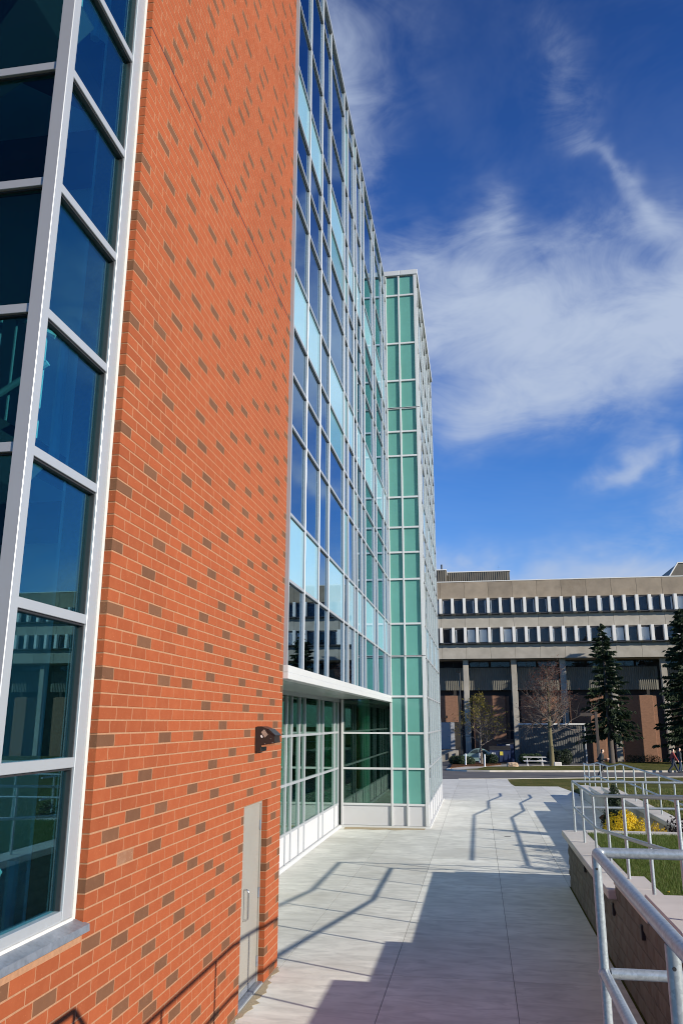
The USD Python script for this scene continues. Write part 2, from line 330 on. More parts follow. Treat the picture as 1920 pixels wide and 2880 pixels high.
COUNT = {}
def path_for(name, parent):
    base = (str(parent.GetPath()) if parent else '/World') + '/' + name
    k = COUNT.get(base, 0); COUNT[base] = k + 1
    return base if k == 0 else f'{base}_{k:03d}'
def tag(p, label=None, cat=None, group=None, kind=None):
    for k, v in (('label', label), ('category', cat), ('group', group), ('kind', kind)):
        if v: p.SetCustomDataByKey(k, v)
    return p
def put(name, mb, mat, parent=None, smooth=False, **t):
    m = mb.get() if isinstance(mb, MB) else mb
    p = usdkit.mesh(stage, path_for(name, parent), m, MATS[mat], smooth=smooth).GetPrim()
    return tag(p, **t)
def thing(name, label, cat, group=None, loc=None, rotz=0.0, scale=None):
    x = UsdGeom.Xform.Define(stage, path_for(name, None))
    if loc is not None: x.AddTranslateOp().Set(Gf.Vec3d(*loc))
    if rotz: x.AddRotateZOp().Set(math.degrees(rotz))
    if scale is not None: x.AddScaleOp().Set(Gf.Vec3f(*((scale,) * 3 if np.ndim(scale) == 0 else scale)))
    return tag(x.GetPrim(), label, cat, group)
def zg(y): return -0.017 * (np.clip(y, 40, 96) - 40)

# ================================================================ SETTING: ground, road, walkway
def hills_z(x, y):
    """terrain height; the lawn right of the planter wall stands higher and slopes down to the road"""
    base = zg(y) - 0.015
    if x > 4.6: base = max(base, float(np.interp(y, [0, 30.5, 33.5, 37.5, 43.5], [0.88, 0.88, 0.64, 0.42, -0.05])) if y < 43.5 else base)
    return base
xs = np.array([-400, -120, -40, -15, -5, -2, 0, 2, 4, 4.55, 4.62, 6, 8, 11, 15, 20, 30, 50, 120, 400.0])
ys = np.array([-300, -60, -20, 0, 10, 18, 24, 28, 30.5, 32, 33.5, 35, 37.5, 39, 40, 41, 42, 43.5, 46, 50, 55, 60, 66, 72, 80, 88, 96, 120, 200, 600.0])
gv = np.array([(x, y, hills_z(x, y)) for y in ys for x in xs]); nx = len(xs)
gf = [(j * nx + i, j * nx + i + 1, (j + 1) * nx + i + 1, (j + 1) * nx + i) for j in range(len(ys) - 1) for i in range(nx - 1)]
put('ground', (gv, np.array(gf)), 'lawn_turf', kind='structure')

def sheet(poly, dz, thick, warp=True, step=4.0):
    """a flat slab following the terrain, cut along y so that it bends with it"""
    mb = MB(); poly = poly if poly.is_valid else poly.buffer(0); x0, y0, x1, y1 = poly.bounds
    y = y0
    while y < y1 - 1e-6:
        yn = min(y + step, y1)
        c = poly.intersection(sbox(x0 - 1, y, x1 + 1, yn))
        for g_ in getattr(c, 'geoms', [c]):
            if g_.geom_type == 'Polygon' and g_.area > 1e-4:
                m = trimesh.creation.extrude_polygon(g_, thick, engine='earcut'); v = m.vertices.copy(); v[:, 2] += dz - thick
                if warp: v[:, 2] += zg(v[:, 1])
                mb.raw(v, m.faces)
        y = yn
    return mb

walk_poly = Polygon([(-2.83, -8), (-2.83, 11.62), (-4.5, 11.62), (-4.5, 26.42), (-1.58, 26.42), (-1.58, 36.3), (-16, 36.3), (-16, 47.1), (-1.4, 51.84), (1.63, 52.95), (1.60, 50.5), (1.63, 47.5), (1.75, 45.25), (4.0, 45.44),
                     (4.41, 39.66), (4.30, 39.0), (4.30, 17.9), (1.66, 17.9), (1.66, -8)])
bed_poly = Polygon([(4.6, 31.5), (4.15, 31.0), (3.95, 30.2), (3.90, 27.0), (3.35, 22.0), (2.9, 17.8), (4.6, 17.8)])
walk_poly = walk_poly.difference(bed_poly)
put('walkway', sheet(walk_poly.buffer(-0.01), -0.012, 0.15), 'gasket', kind='structure'); walkway = stage.GetPrimAtPath('/World/walkway')
xl = [-16, -13, -10, -7, -4.5, -2.76, -1.25, 0.31, 1.665, 3.1, 4.6]; yl = [-8, -3.5, -0.5, 2.5, 5.5, 8.5, 11.5] + list(np.arange(14.6, 55, 3.1))
for j in range(len(yl) - 1):
    for i in range(len(xl) - 1):
        c = walk_poly.intersection(sbox(xl[i] + 0.004, yl[j] + 0.004, xl[i + 1] - 0.004, yl[j + 1] - 0.004))
        if c.area > 0.01:
            m = MB()
            for g_ in getattr(c, 'geoms', [c]):
                if g_.geom_type == 'Polygon':
                    mm = sheet(g_, 0.0, 0.1, step=50.0 if yl[j + 1] < 40 or yl[j] > 40 else 2.0)
                    if mm.n: m.raw(*mm.get())
            if m.n: put('paving_slab', m, 'pavement', walkway)
put('drain_slot', MB().box(0.60, 0.78, 24.92, 25.0, 0.0005, 0.005), 'gasket', walkway)
put('gravel_strip', sheet(Polygon([(-4.25, 26.3), (-3.2, 26.33), (-2.6, 26.31), (-1.75, 26.35), (-1.75, 25.98), (-2.3, 25.96), (-2.62, 25.74), (-2.9, 25.86), (-3.3, 25.72), (-3.7, 25.84), (-4.2, 25.72)]), 0.004, 0.003), 'gravel_patch', kind='stuff',
    label='thin strip of tan gravel and sand along the foot of the glass tower', cat='gravel')
r_ = np.random.default_rng(4); yy_ = np.linspace(6.0, 11.6, 60)
put('grit', sheet(Polygon([(-2.80, y) for y in yy_] + [(-2.80 + abs(r_.normal(0.03, 0.025)) + (0.06 if 9.7 < y < 11.0 else 0.008), y) for y in yy_[::-1]]).buffer(0), 0.004, 0.003), 'gravel_patch', kind='stuff', label='crumbly grit along the foot of the brick wall', cat='grit')
put('planting_bed', sheet(bed_poly, 0.02, 0.1), 'mulch', kind='structure')

road_near = [(-60, 32), (-16, 47.15), (-1.4, 51.89), (1.63, 53.0), (6.4, 55.4), (12.3, 58.3), (30, 64.0), (80, 78)]
kerb_line = [(-2.55, 66.2), (-2.62, 65.3), (-2.45, 64.5), (-1.9, 63.5), (-1.0, 62.8), (0.65, 62.5), (4.5, 63.4), (8.64, 64.65), (13.1, 65.6), (30, 70.5), (80, 84)]
asph = Polygon(road_near + [(80, 84.2), (30, 70.7), (13.1, 65.8), (12, 87.9), (-60, 87.9)])
put('road', sheet(asph, 0.004, 0.1, step=3.0), 'asphalt', kind='structure')
m = MB()
def strip_poly(line, a, b):
    l = shapely.LineString(line); return Polygon(list(l.parallel_offset(a, 'left').coords) + list(l.parallel_offset(b, 'left').coords)[::-1])
put('kerb', sheet(strip_poly(kerb_line, 0.001, 0.22).buffer(0), 0.13, 0.25, step=2.0), 'kerb_concrete', kind='structure')
put('kerb', sheet(strip_poly(road_near[2:], -0.001, -0.16).buffer(0), 0.02, 0.25, step=2.0), 'kerb_concrete', kind='structure')
put('verge', sheet(Polygon([(-1.5, 63.4), (-0.9, 63.05), (0.65, 62.74), (4.5, 63.64), (8.6, 64.9), (13.1, 65.86), (30, 70.76), (80, 84.3), (80, 87.9), (30, 87.9), (11.6, 87.9), (11.0, 74.8), (6, 73.2), (2.5, 71.3), (0.5, 70.0), (-0.2, 66.0)]), 0.135, 0.3, step=3.0), 'lawn_turf', kind='structure')
put('path', sheet(Polygon([(-2.2, 64.0), (-1.5, 63.45), (-0.25, 66.0), (0.45, 70.05), (2.5, 71.4), (6, 73.3), (11, 74.9), (11, 76.2), (2.3, 75.9), (1.9, 75.0), (0.6, 70.9), (-1.2, 69.8), (-2.2, 66.0)]), 0.125, 0.3, step=3.0), 'kerb_concrete', kind='structure')
mul = sheet(Polygon([(-2.35, 66.2), (-1.3, 70.0), (0.5, 71.1), (1.75, 75.2), (1.9, 78.8), (0.0, 79.8), (-2.45, 79.5)]), 0.16, 0.3, step=1.0)
put('mulch_island', mul, 'mulch', kind='structure')

# ================================================================ THE BRICK AND GLASS BUILDING
B = thing('campus_building', 'orange brick wing with blue silver curtain wall and green glass tower', 'building')
XF, Y0, Y1 = -2.807, 5.79, 11.635                    # brick face, its left and right ends
D0, D1, DT = 9.80, 10.917, 2.2                       # door opening
TOPB = 19.3
wall = MB()
wall.box(-3.25, -2.8096, Y0 + 0.004, D0 - 0.006, 0, TOPB).box(-3.25, -2.8096, D1 + 0.006, Y1 - 0.006, 0, TOPB).box(-3.25, -2.8096, D0 - 0.006, D1 + 0.006, DT, TOPB)
wall.box(-3.25, -2.8096, 4.6, Y0 + 0.004, 0, 1.735).box(-9.0, -2.92, 4.6, 5.0, 0, 1.735)
wall.box(-3.25, -3.05, D0 - 0.006, D1 + 0.006, 0, DT)
bw = put('brick_wall', wall, 'mortar', B)
def brick(mb, y0, y1, z0, z1, x1=XF, x0=-2.835, c=0.0022, depth=None):
    """one brick whose face looks towards +x, edges eased"""
    j = rnd.uniform(-0.0008, 0.0006); x1 = x1 + j; a, b = rnd.uniform(-0.001, 0.001), rnd.uniform(-0.001, 0.001); y0, y1, z0, z1 = y0 + a, y1 + b, z0 + b, z1 + a
    v = [(x0, y0, z0), (x0, y1, z0), (x0, y1, z1), (x0, y0, z1), (x1 - c, y0, z0), (x1 - c, y1, z0), (x1 - c, y1, z1), (x1 - c, y0, z1),
         (x1, y0 + c, z0 + c), (x1, y1 - c, z0 + c), (x1, y1 - c, z1 - c), (x1, y0 + c, z1 - c)]
    f = [(8, 9, 10, 11)] + [(i, (i + 1) % 4, 4 + (i + 1) % 4, 4 + i) for i in range(4)] + [(4 + i, 4 + (i + 1) % 4, 8 + (i + 1) % 4, 8 + i) for i in range(4)]
    mb.raw(v, f)
known_dark = {27: [6.11, 6.72], 24: [6.52, 7.14], 23: [6.13], 21: [7.06, 8.29], 22: [7.77], 20: [5.93], 19: [7.69], 18: [8.09], 17: [8.61], 16: [9.01, 5.98, 7.5, 6.88], 15: [6.48], 14: [7.79, 8.71, 5.42], 12: [8.1, 6.32], 11: [8.64, 7.43],
              13: [7.12], 10: [6.61], 9: [7.74, 6.9], 8: [8.72, 7.2, 9.3], 30: [5.9, 7.0, 8.0], 35: [5.9, 6.9, 7.6], 40: [5.9, 7.4], 45: [5.9, 7.5], 50: [5.9], 55: [5.9], 60: [5.9], 65: [5.9], 70: [5.9], 75: [5.9]}
HM = 0.0118 / 2
def clear(y0, y1, z0, z1):
    """spans of a brick left after the door and the stair window are taken out"""
    spans = [(y0, y1)]
    if z1 > 0.0 and z0 < DT - 0.02:
        out = []
        for a, b in spans:
            if b <= D0 or a >= D1: out.append((a, b))
            else:
                if a < D0 - 0.03: out.append((a, D0 - 0.002))
                if b > D1 + 0.03: out.append((D1 + 0.002, b))
        spans = out
    return spans
pieces, dark_at = [], []
for c, l in known_dark.items(): dark_at += [(c, y_) for y_ in l]
for cidx in range(0, 193):
    z0, z1 = cidx * 0.1 + HM, cidx * 0.1 + 0.1 - HM
    if cidx in (96,): z0 += 0.007
    left = 4.6 if cidx < 17 else Y0
    n0 = math.floor((left - Y0) / 0.3) - 1
    off = 0.2 if cidx % 2 else 0.0
    dark = set()
    for i in rnd.sample(range(n0, 22), 22 - n0):
        yc = Y0 + off + i * 0.3 + 0.15
        if all(abs(cidx - c) > 9 or math.hypot((yc - y_) / 1.15, (cidx - c) * 0.1 * 1.9) > 0.56 for c, y_ in dark_at): dark.add(i); dark_at.append((cidx, yc))
    if cidx in known_dark:
        near = {math.floor((yy - Y0 - off) / 0.3) for yy in known_dark[cidx]}
        dark = near | dark
    for i in range(n0, 22):
        a, b = Y0 + off + i * 0.3, Y0 + off + (i + 1) * 0.3
        a, b = max(a, left), min(b, Y1)
        if b - a < 0.04: continue
        edge_l, edge_r = a <= left + 1e-6, b >= Y1 - 1e-6
        for s0, s1 in clear(a + (0 if edge_l else HM), b - (0 if edge_r else HM), z0, z1):
            pieces.append((s0, s1, z0, z1, i in dark, edge_l, abs(s0 - D1 - 0.002) < 1e-6, edge_r))
def px_size(p):
    d = math.hypot(0.5 * (p[0] + p[1]), 2.8, 0) if False else math.sqrt((0.5 * (p[0] + p[1])) ** 2 + 7.9 + (p[2] - 3.19) ** 2)
    sh = 2.8 / d
    vis = 1.0 if (p[0] + p[1]) / 2 > 4.75 and p[2] > 0.2 * (10.4 - p[1]) else 0.02
    return (p[1] - p[0]) * sh * 0.1 / d ** 2 * vis
pieces.sort(key=px_size, reverse=True)
brick_mat('smeared_brick', (0.24, 0.11, 0.058), (0.42, 0.30, 0.20))
rest = {'red_brick': MB(), 'brown_brick': MB(), 'smeared_brick': MB()}
for k, (a, b, z0, z1, dk, el_, jamb, er_) in enumerate(pieces):
    mat = 'brown_brick' if dk else 'red_brick'; x0 = -2.835
    if 6.15 < a < 6.44 and abs(z0 - 2.1) < 0.02: mat = 'smeared_brick'
    if el_: x0 = -2.91
    if jamb: x0 = -2.9
    if er_: x0 = -2.90
    if k < 300:
        mb = MB(); brick(mb, a, b, z0, z1, x0=x0); put('brick', mb, mat, bw)
    else: brick(rest[mat], a, b, z0, z1, x0=x0)
put('red_brick_courses', rest['red_brick'], 'red_brick', bw, kind='stuff')
put('brown_brick_courses', rest['brown_brick'], 'brown_brick', bw, kind='stuff')
put('movement_joint', MB().box(-2.83, -2.8089, Y0, Y1, 9.594, 9.612), 'gasket', bw)
put('wall_coping', MB().cbox(-3.3, -2.76, Y0 - 0.02, Y1, TOPB + 0.002, TOPB + 0.12, 0.006), 'white_metal', bw)
# patch of smeared mortar on one brick
put('parapet_back', MB().box(-9.0, -3.3, 11.2, 11.6, 0.1, TOPB), 'interior_dark', bw)

door = put('service_door', MB().cbox(-2.945, -2.9, D0 + 0.05, D1 - 0.05, 0.03, DT - 0.055, 0.003), 'door_paint', B)
fr = MB()
fr.box(-3.0, -2.885, D0 + 0.002, D0 + 0.048, 0, DT - 0.003).box(-3.0, -2.885, D1 - 0.048, D1 - 0.002, 0, DT - 0.003).box(-3.0, -2.885, D0 + 0.048, D1 - 0.048, DT - 0.052, DT - 0.003)
put('door_frame', fr, 'door_paint', door)
hy = 10.20
put('handle', MB().tube([(-2.9, hy, 1.21), (-2.865, hy, 1.21), (-2.845, hy, 1.20), (-2.838, hy, 1.175), (-2.838, hy, 0.905), (-2.845, hy, 0.88), (-2.865, hy, 0.87), (-2.9, hy, 0.87)], 0.011, 10), 'steel', door, smooth=40)
for z in (0.26, 1.06, 1.88):
    put('hinge', MB().box(-2.897, -2.882, D1 - 0.062, D1 - 0.03, z - 0.057, z + 0.057).tube([(-2.882, D1 - 0.049, z - 0.06), (-2.882, D1 - 0.049, z + 0.06)], 0.007, 8), 'sill_metal', door)
put('kick_plate', MB().box(-2.8985, -2.894, D0 + 0.06, D1 - 0.06, 0.035, 0.10), 'sill_metal', door)
put('threshold', MB().cbox(-2.99, -2.82, D0 + 0.004, D1 - 0.004, 0.001, 0.022, 0.004), 'sill_metal', door)

# --- stair window (left)
XS, YC = -2.876, 4.58
sb_ = MB().cbox(XS - 0.1, XS, YC, YC + 0.095, 1.86, TOPB, 0.004)
sw = put('stair_window', sb_, 'aluminium', B, label='corner mullion of the stair window, silver')
put('corner_side', MB().box(XS - 0.098, XS - 0.003, YC - 0.004, YC - 0.0005, 1.86, TOPB), 'aluminium_grey', sw)
put('jamb', MB().cbox(XS - 0.09, XS, 5.61, 5.745, 1.86, TOPB, 0.004), 'aluminium', sw)
put('jamb_caulk', MB().box(XS - 0.05, XS + 0.006, 5.745, 5.789, 1.84, TOPB), 'sealant', sw)
zr = [1.86 + 0.03] + [2.905 + 1.028 * k for k in range(17)]
for k, z in enumerate(zr[:-1]):
    h = 0.035
    put('transom', MB().cbox(XS - 0.09, XS - 0.006, YC + 0.0955, 5.6095, z - h, z + h, 0.003), 'aluminium', sw)
    p = put('pane', MB().box(XS - 0.062, XS - 0.052, YC + 0.097, 5.608, z + h, zr[k + 1] - h), 'stair_glass', sw)
    put('gasket', MB().box(XS - 0.07, XS - 0.02, YC + 0.1, 5.606, zr[k + 1] - h - 0.016, zr[k + 1] - h - 0.001).box(XS - 0.07, XS - 0.02, 5.594, 5.6085, z + h, zr[k + 1] - h - 0.016), 'gasket', sw)
    put('side_transom', MB().cbox(-9.0, XS - 0.101, YC + 0.006, YC + 0.09, z - h, z + h, 0.003), 'aluminium_grey', sw)
    put('side_pane', MB().box(-9.0, XS - 0.101, YC + 0.05, YC + 0.06, z + h, zr[k + 1] - h), 'stair_glass_dark', sw)
    put('side_gasket', MB().box(-9.0, XS - 0.104, YC + 0.03, YC + 0.049, zr[k + 1] - h - 0.012, zr[k + 1] - h - 0.001), 'gasket', sw)
put('side_mullion', MB().cbox(-4.75, -4.65, YC + 0.003, YC + 0.095, 1.86, TOPB, 0.003), 'aluminium_grey', sw)
m = MB(); m.prism([(-2.93, 1.842), (-2.93, 1.86), (-2.80, 1.815), (-2.768, 1.808), (-2.762, 1.762), (-2.768, 1.762), (-2.772, 1.797), (-2.81, 1.80)], YC - 0.1, 5.81, 1)
put('window_sill', m, 'sill_metal', sw)
put('sill_upstand', MB().box(XS - 0.05, XS + 0.012, YC, 5.745, 1.838, 1.8595), 'sealant', sw)
# stair hall behind it
hall = put('stair_hall', MB().box(-9.0, -3.3, 8.9, 9.0, 0.2, TOPB).box(-9.1, -9.0, 4.7, 9.0, 0.2, TOPB).box(-9.0, -3.3, 4.7, 9.0, TOPB - 0.05, TOPB), 'interior_white', B)
put('pier_lining', MB().box(-3.30, -3.26, Y0 + 0.05, 8.9, 0.2, TOPB), 'interior_white', hall)
for k in range(5):
    z = 0.95 + 4.34 * k
    put('landing', MB().box(-8.9, -3.35, 7.0, 8.88, z - 0.28, z).box(-8.9, -6.9, 4.8, 7.0, z + 1.9, z + 2.17), 'interior_grey', hall)
    put('stair_flight', MB().prism([(-6.9, z + 1.95), (-6.9, z + 2.17), (-3.6, z + 0.22), (-3.35, z), (-3.6, z - 0.1)], 5.9, 6.95, 1).prism([(-6.9, z + 1.95), (-6.9, z + 2.17), (-3.6, z + 4.34), (-3.35, z + 4.3), (-3.6, z + 4.05)], 4.9, 5.7, 1), 'interior_grey', hall)
    rail = MB(); rail.tube([(-6.9, 5.85, z + 3.1), (-3.5, 5.85, z + 1.15)], 0.03, 8).tube([(-3.42, 5.85, z), (-3.42, 5.85, z + 1.25)], 0.045, 8).tube([(-6.9, 5.75, z + 3.1), (-3.5, 5.75, z + 5.2)], 0.03, 8)
    for i in range(22): x = -3.6 - 0.15 * i; zz = z + 0.22 + (-3.6 - x) * 0.59; rail.tube([(x, 5.85, zz), (x, 5.85, zz + 0.95)], 0.011, 5)
    put('stair_rail', rail, 'stair_paint', hall)
put('end_wall', MB().box(-7.0, -3.95, 7.6, 7.75, 0.2, TOPB - 0.1), 'interior_white', hall)
put('column', MB().tube([(-5.6, 7.0, 0.2), (-5.6, 7.0, TOPB)], 0.17, 20), 'interior_grey', hall, smooth=40)

# --- main curtain wall
XG = -2.795                                             # glass line
MY = [12.85, 14.08, 15.07, 16.93, 17.53, 18.45, 18.95, 19.8, 20.45, 22.35, 23.0, 24.9, 25.75, 26.34]
MZ = [4.03, 5.28, 6.33, 7.80, 8.71, 9.57, 10.63, 12.06, 12.98, 13.80, 14.82, 16.28, 18.2, 18.92]
cw = put('curtain_wall', MB().box(-3.0, -2.735, Y1 + 0.002, 26.36, 3.90, 4.0), 'white_metal', B, label='white edge trim of the blue curtain wall')
put('roof_trim', MB().box(-3.0, -2.74, Y1 + 0.002, 26.36, 18.925, 19.02), 'aluminium', cw)
put('fascia', MB().cbox(-2.90, -2.725, Y1 + 0.002, 26.355, 3.80, 3.897, 0.006), 'white_metal', cw)
ycols = [Y1 + 0.01] + MY
for y in MY[:-1]: put('mullion', MB().box(-2.86, -2.778, y - 0.022, y + 0.022, 4.0, 18.925).cbox(-2.778, -2.756, y - 0.025, y - 0.004, 4.0, 18.925, 0.003).cbox(-2.778, -2.756, y + 0.004, y + 0.025, 4.0, 18.925, 0.003), 'aluminium', cw)
put('mullion', MB().box(-2.86, -2.75, Y1 + 0.003, Y1 + 0.055, 4.0, 18.925), 'aluminium', cw)
put('mullion', MB().box(-2.86, -2.75, 26.30, 26.355, 4.0, 18.925), 'aluminium', cw)
for z in MZ[1:-1]:
    t = MB()
    for a, b in zip(ycols[:-1], ycols[1:]): t.box(-2.86, -2.759, a + 0.0225, b - 0.0225, z - 0.023, z + 0.023)
    put('transom', t, 'aluminium', cw)
light_cols = [1, 1, 0, 1, 0, 1, 0, 1, 0, 1, 0, 1, 1, 0]; teal_cols = {3: (2, 3, 7, 11), 6: (2, 3, 6, 7, 10, 11)}
zz = [4.0] + MZ[1:]
for j in range(len(zz) - 1):
    for i in range(len(ycols) - 1):
        mat = 'vision_glass'
        if j in (1, 5, 9) and light_cols[i]: mat = 'blue_spandrel'
        elif i == 3 and j in (4, 8): mat = 'teal_blind'
        elif i in (4, 6): mat = 'teal_blind' if (i + j) % 3 == 0 else mat
        put('pane', MB().box(XG - 0.008, XG, ycols[i] + 0.0225, ycols[i + 1] - 0.0225, zz[j] + (0.023 if j else 0), zz[j + 1] - 0.023), mat, cw)
        put('glazing_gasket', MB().box(-2.81, -2.79, ycols[i] + 0.023, ycols[i + 1] - 0.023, zz[j + 1] - 0.035, zz[j + 1] - 0.0235), 'gasket', cw) if i < 8 else None
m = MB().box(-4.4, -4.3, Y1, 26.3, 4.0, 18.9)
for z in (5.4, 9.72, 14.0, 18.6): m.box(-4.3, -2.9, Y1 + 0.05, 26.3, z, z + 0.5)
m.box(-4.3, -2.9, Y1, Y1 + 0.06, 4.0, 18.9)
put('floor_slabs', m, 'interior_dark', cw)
put('roof', MB().box(-25, -2.9, 4.6, 36.2, 18.93, 18.99).box(-25, -9.2, 4.6, 4.9, 0, 18.92), 'roof_gravel', B)

# --- recessed ground floor
XR = -4.45
RY = [11.7, 12.85, 14.1, 15.1, 16.9, 17.55, 18.9, 19.46, 20.34, 20.99, 22.91, 23.53, 25.43, 26.12]; RZ = [0.70, 1.765, 2.86, 3.80]
sf = put('soffit', MB().box(-4.6, -2.91, 11.65, 26.36, 3.925, 3.99), 'soffit_metal', B)
for k in range(24):
    y = 11.66 + k * 0.612
    put('soffit_panel', MB().cbox(-4.52, -2.905, y, y + 0.598, 3.90, 3.924, 0.004), 'soffit_metal', sf)
gg = put('ground_glazing', MB().box(XR - 0.1, XR + 0.03, 11.65, 26.33, 0.0, 0.06).box(XR - 0.1, XR + 0.015, 11.65, 26.33, 3.80, 3.898), 'aluminium', B, label='sill and head of the recessed ground floor glazing')
put('base_flashing', MB().prism([(XR + 0.031, 0.0), (XR + 0.10, 0.0), (XR + 0.06, 0.05), (XR + 0.031, 0.06)], 11.65, 26.3, 1), 'white_metal', gg)
for y in RY: put('mullion', MB().cbox(XR - 0.08, XR + 0.02, y - 0.028, y + 0.028, 0.061, 3.799, 0.004), 'aluminium', gg)
for z in RZ[:-1]:
    t = MB()
    for a, b in zip(RY[:-1], RY[1:]): t.box(XR - 0.08, XR + 0.012, a + 0.0285, b - 0.0285, z - 0.03, z + 0.03)
    put('transom', t, 'aluminium', gg)
for i in range(len(RY) - 1):
    a, b = RY[i] + 0.0285, RY[i + 1] - 0.0285
    put('base_panel', MB().cbox(XR - 0.03, XR - 0.008, a, b, 0.062, RZ[0] - 0.031, 0.002), 'panel_white', gg)
    for j in range(3): put('pane', MB().box(XR - 0.035, XR - 0.027, a, b, RZ[j] + 0.031, RZ[j + 1] - 0.031), 'recess_glass', gg)
put('lobby', MB().box(-9.5, -9.4, 11.7, 30.0, 0.0, 3.9).box(-9.4, -4.6, 11.7, 30.0, -0.02, 0.0).box(-9.4, -4.6, 11.7, 30.0, 3.93, 3.95).box(-9.4, -4.6, 11.6, 11.7, 0, 3.9).box(-9.4, -1.8, 30.0, 30.1, 0, 3.9), 'interior_green', gg)
for k, (x, y) in enumerate(((-5.6, 15.5), (-5.6, 19.5), (-5.6, 23.5), (-3.9, 28.2))): put('column', MB().tube([(x, y, 0), (x, y, 3.93)], 0.2, 16), 'interior_white', gg, smooth=40)

# --- green glass tower
YT, XT, YE = 26.37, -1.63, 36.2
TZ = [0.68, 1.755, 2.84, 3.985, 5.27, 6.33, 7.82, 8.74, 9.61, 10.68, 12.18, 13.08, 13.96, 15.02, 16.48, 18.42, 19.22]
tw = put('glass_tower', MB().box(-4.4, XT + 0.03, YT - 0.05, YT + 0.02, 0.0, 0.055).box(XT - 0.02, XT + 0.05, YT + 0.02, YE, 0.0, 0.055), 'white_metal', B, label='base trim of the green glass tower')
put('tower_coping', MB().cbox(-4.2, -2.22, YT - 0.06, YT + 0.3, 19.23, 19.42, 0.006).cbox(-2.214, XT + 0.055, YT - 0.06, YT + 0.3, 19.23, 19.42, 0.006).cbox(XT - 0.3, XT + 0.055, YT + 0.302, YE, 19.23, 19.42, 0.006), 'white_metal', tw)
for x0, x1, z0 in ((-2.80, -2.735, 0.056), (-2.308, -2.25, 0.056), (XT - 0.10, XT + 0.01, 0.056)):
    put('mullion', MB().cbox(x0, x1, YT - 0.03, YT + 0.07, z0, 19.228, 0.004), 'white_metal', tw)
put('mullion', MB().cbox(-4.40, -4.32, YT - 0.03, YT + 0.07, 0.056, 3.89, 0.004), 'white_metal', tw)
FX = [(-2.7345, -2.3085, 0), (-2.2495, XT - 0.1005, 1)]
for z in TZ[:-1]:
    put('transom', MB().box(FX[0][0], FX[0][1], YT - 0.022, YT + 0.07, z - 0.03, z + 0.03).box(FX[1][0], FX[1][1], YT - 0.022, YT + 0.07, z - 0.03, z + 0.03), 'white_metal', tw)
for z in TZ[:3]: put('transom', MB().box(-4.3195, -2.8005, YT - 0.022, YT + 0.07, z - 0.03, z + 0.03), 'white_metal', tw)
put('expansion_joint', MB().box(-2.7345, XT + 0.012, YT - 0.034, YT - 0.0235, 13.955, 13.975).box(-2.7345, XT + 0.012, YT - 0.034, YT - 0.0235, 5.265, 5.285), 'gasket', tw)
for x0, x1, q in FX:
    put('base_panel', MB().cbox(x0, x1, YT + 0.02, YT + 0.05, 0.06, TZ[0] - 0.031, 0.003), 'panel_white', tw)
    for j in range(len(TZ) - 1): put('green_pane', MB().box(x0, x1, YT + 0.03, YT + 0.04, TZ[j] + 0.031, TZ[j + 1] - 0.031), 'green_spandrel', tw)
put('base_panel', MB().cbox(-4.3195, -2.8005, YT + 0.02, YT + 0.05, 0.06, TZ[0] - 0.031, 0.003), 'panel_white', tw)
for j in range(3): put('lobby_pane', MB().box(-4.3195, -2.8005, YT + 0.03, YT + 0.04, TZ[j] + 0.031, (TZ[j + 1] if j < 2 else 3.895) - 0.031), 'recess_glass', tw)
SY = [27.3, 28.9, 30.1, 31.5, 33.0, 34.6, YE - 0.03]; scols = [YT + 0.075] + SY
for y in SY: put('side_mullion', MB().cbox(XT - 0.07, XT + 0.004, y - 0.02, y + 0.02, 0.056, 19.228, 0.003), 'aluminium', tw)
for z in TZ[:-1]:
    t = MB()
    for a, b in zip(scols[:-1], scols[1:]): t.box(XT - 0.07, XT + 0.001, a + 0.0205, b - 0.0205, z - 0.022, z + 0.022)
    put('side_transom', t, 'aluminium', tw)
for i in range(len(scols) - 1):
    a, b = scols[i] + 0.0205, scols[i + 1] - 0.0205
    put('side_base_panel', MB().cbox(XT - 0.05, XT - 0.02, a, b, 0.06, TZ[0] - 0.031, 0.002), 'panel_white', tw)
    for j in range(len(TZ) - 1): put('side_pane', MB().box(XT - 0.04, XT - 0.032, a, b, TZ[j] + 0.0225, TZ[j + 1] - 0.0225), 'blue_spandrel' if j in (4, 8, 12) and i % 2 else 'tower_side_glass', tw)
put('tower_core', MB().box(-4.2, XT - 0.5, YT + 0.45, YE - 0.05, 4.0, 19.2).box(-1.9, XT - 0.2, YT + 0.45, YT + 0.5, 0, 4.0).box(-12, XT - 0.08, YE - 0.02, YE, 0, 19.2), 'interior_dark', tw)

# --- wall lamp on the brick
wl = thing('wall_lamp', 'dark bronze hooded wall light fixed high on the brick wall above the grey door', 'lamp', loc=(XF + 0.003, 10.19, 2.97))
prof = [(0, -0.13), (0.0, 0.14), (0.02, 0.162), (0.08, 0.162), (0.165, 0.13), (0.232, 0.07), (0.245, 0.055), (0.255, -0.04), (0.075, -0.065), (0.07, -0.145), (0.02, -0.155)]
put('housing', MB().prism(prof, 0.0, 0.30, 1), 'bronze', wl)
put('visor', MB().prism([(0.17, 0.134), (0.24, 0.076), (0.262, 0.056), (0.264, 0.044), (0.21, 0.078), (0.165, 0.106)], -0.008, 0.308, 1), 'bronze', wl)
put('lens', MB().prism([(0.078, -0.067), (0.255, -0.043), (0.26, -0.068), (0.082, -0.092)], 0.012, 0.288, 1), 'lamp_lens', wl)
m = MB(); q = np.array([(0.075, 0.09), (0.115, 0.125), (0.165, 0.06), (0.125, 0.025)])
put('rating_sticker', MB().prism([tuple(a) for a in q], -0.003, -0.0005, 1), 'sticker', wl)
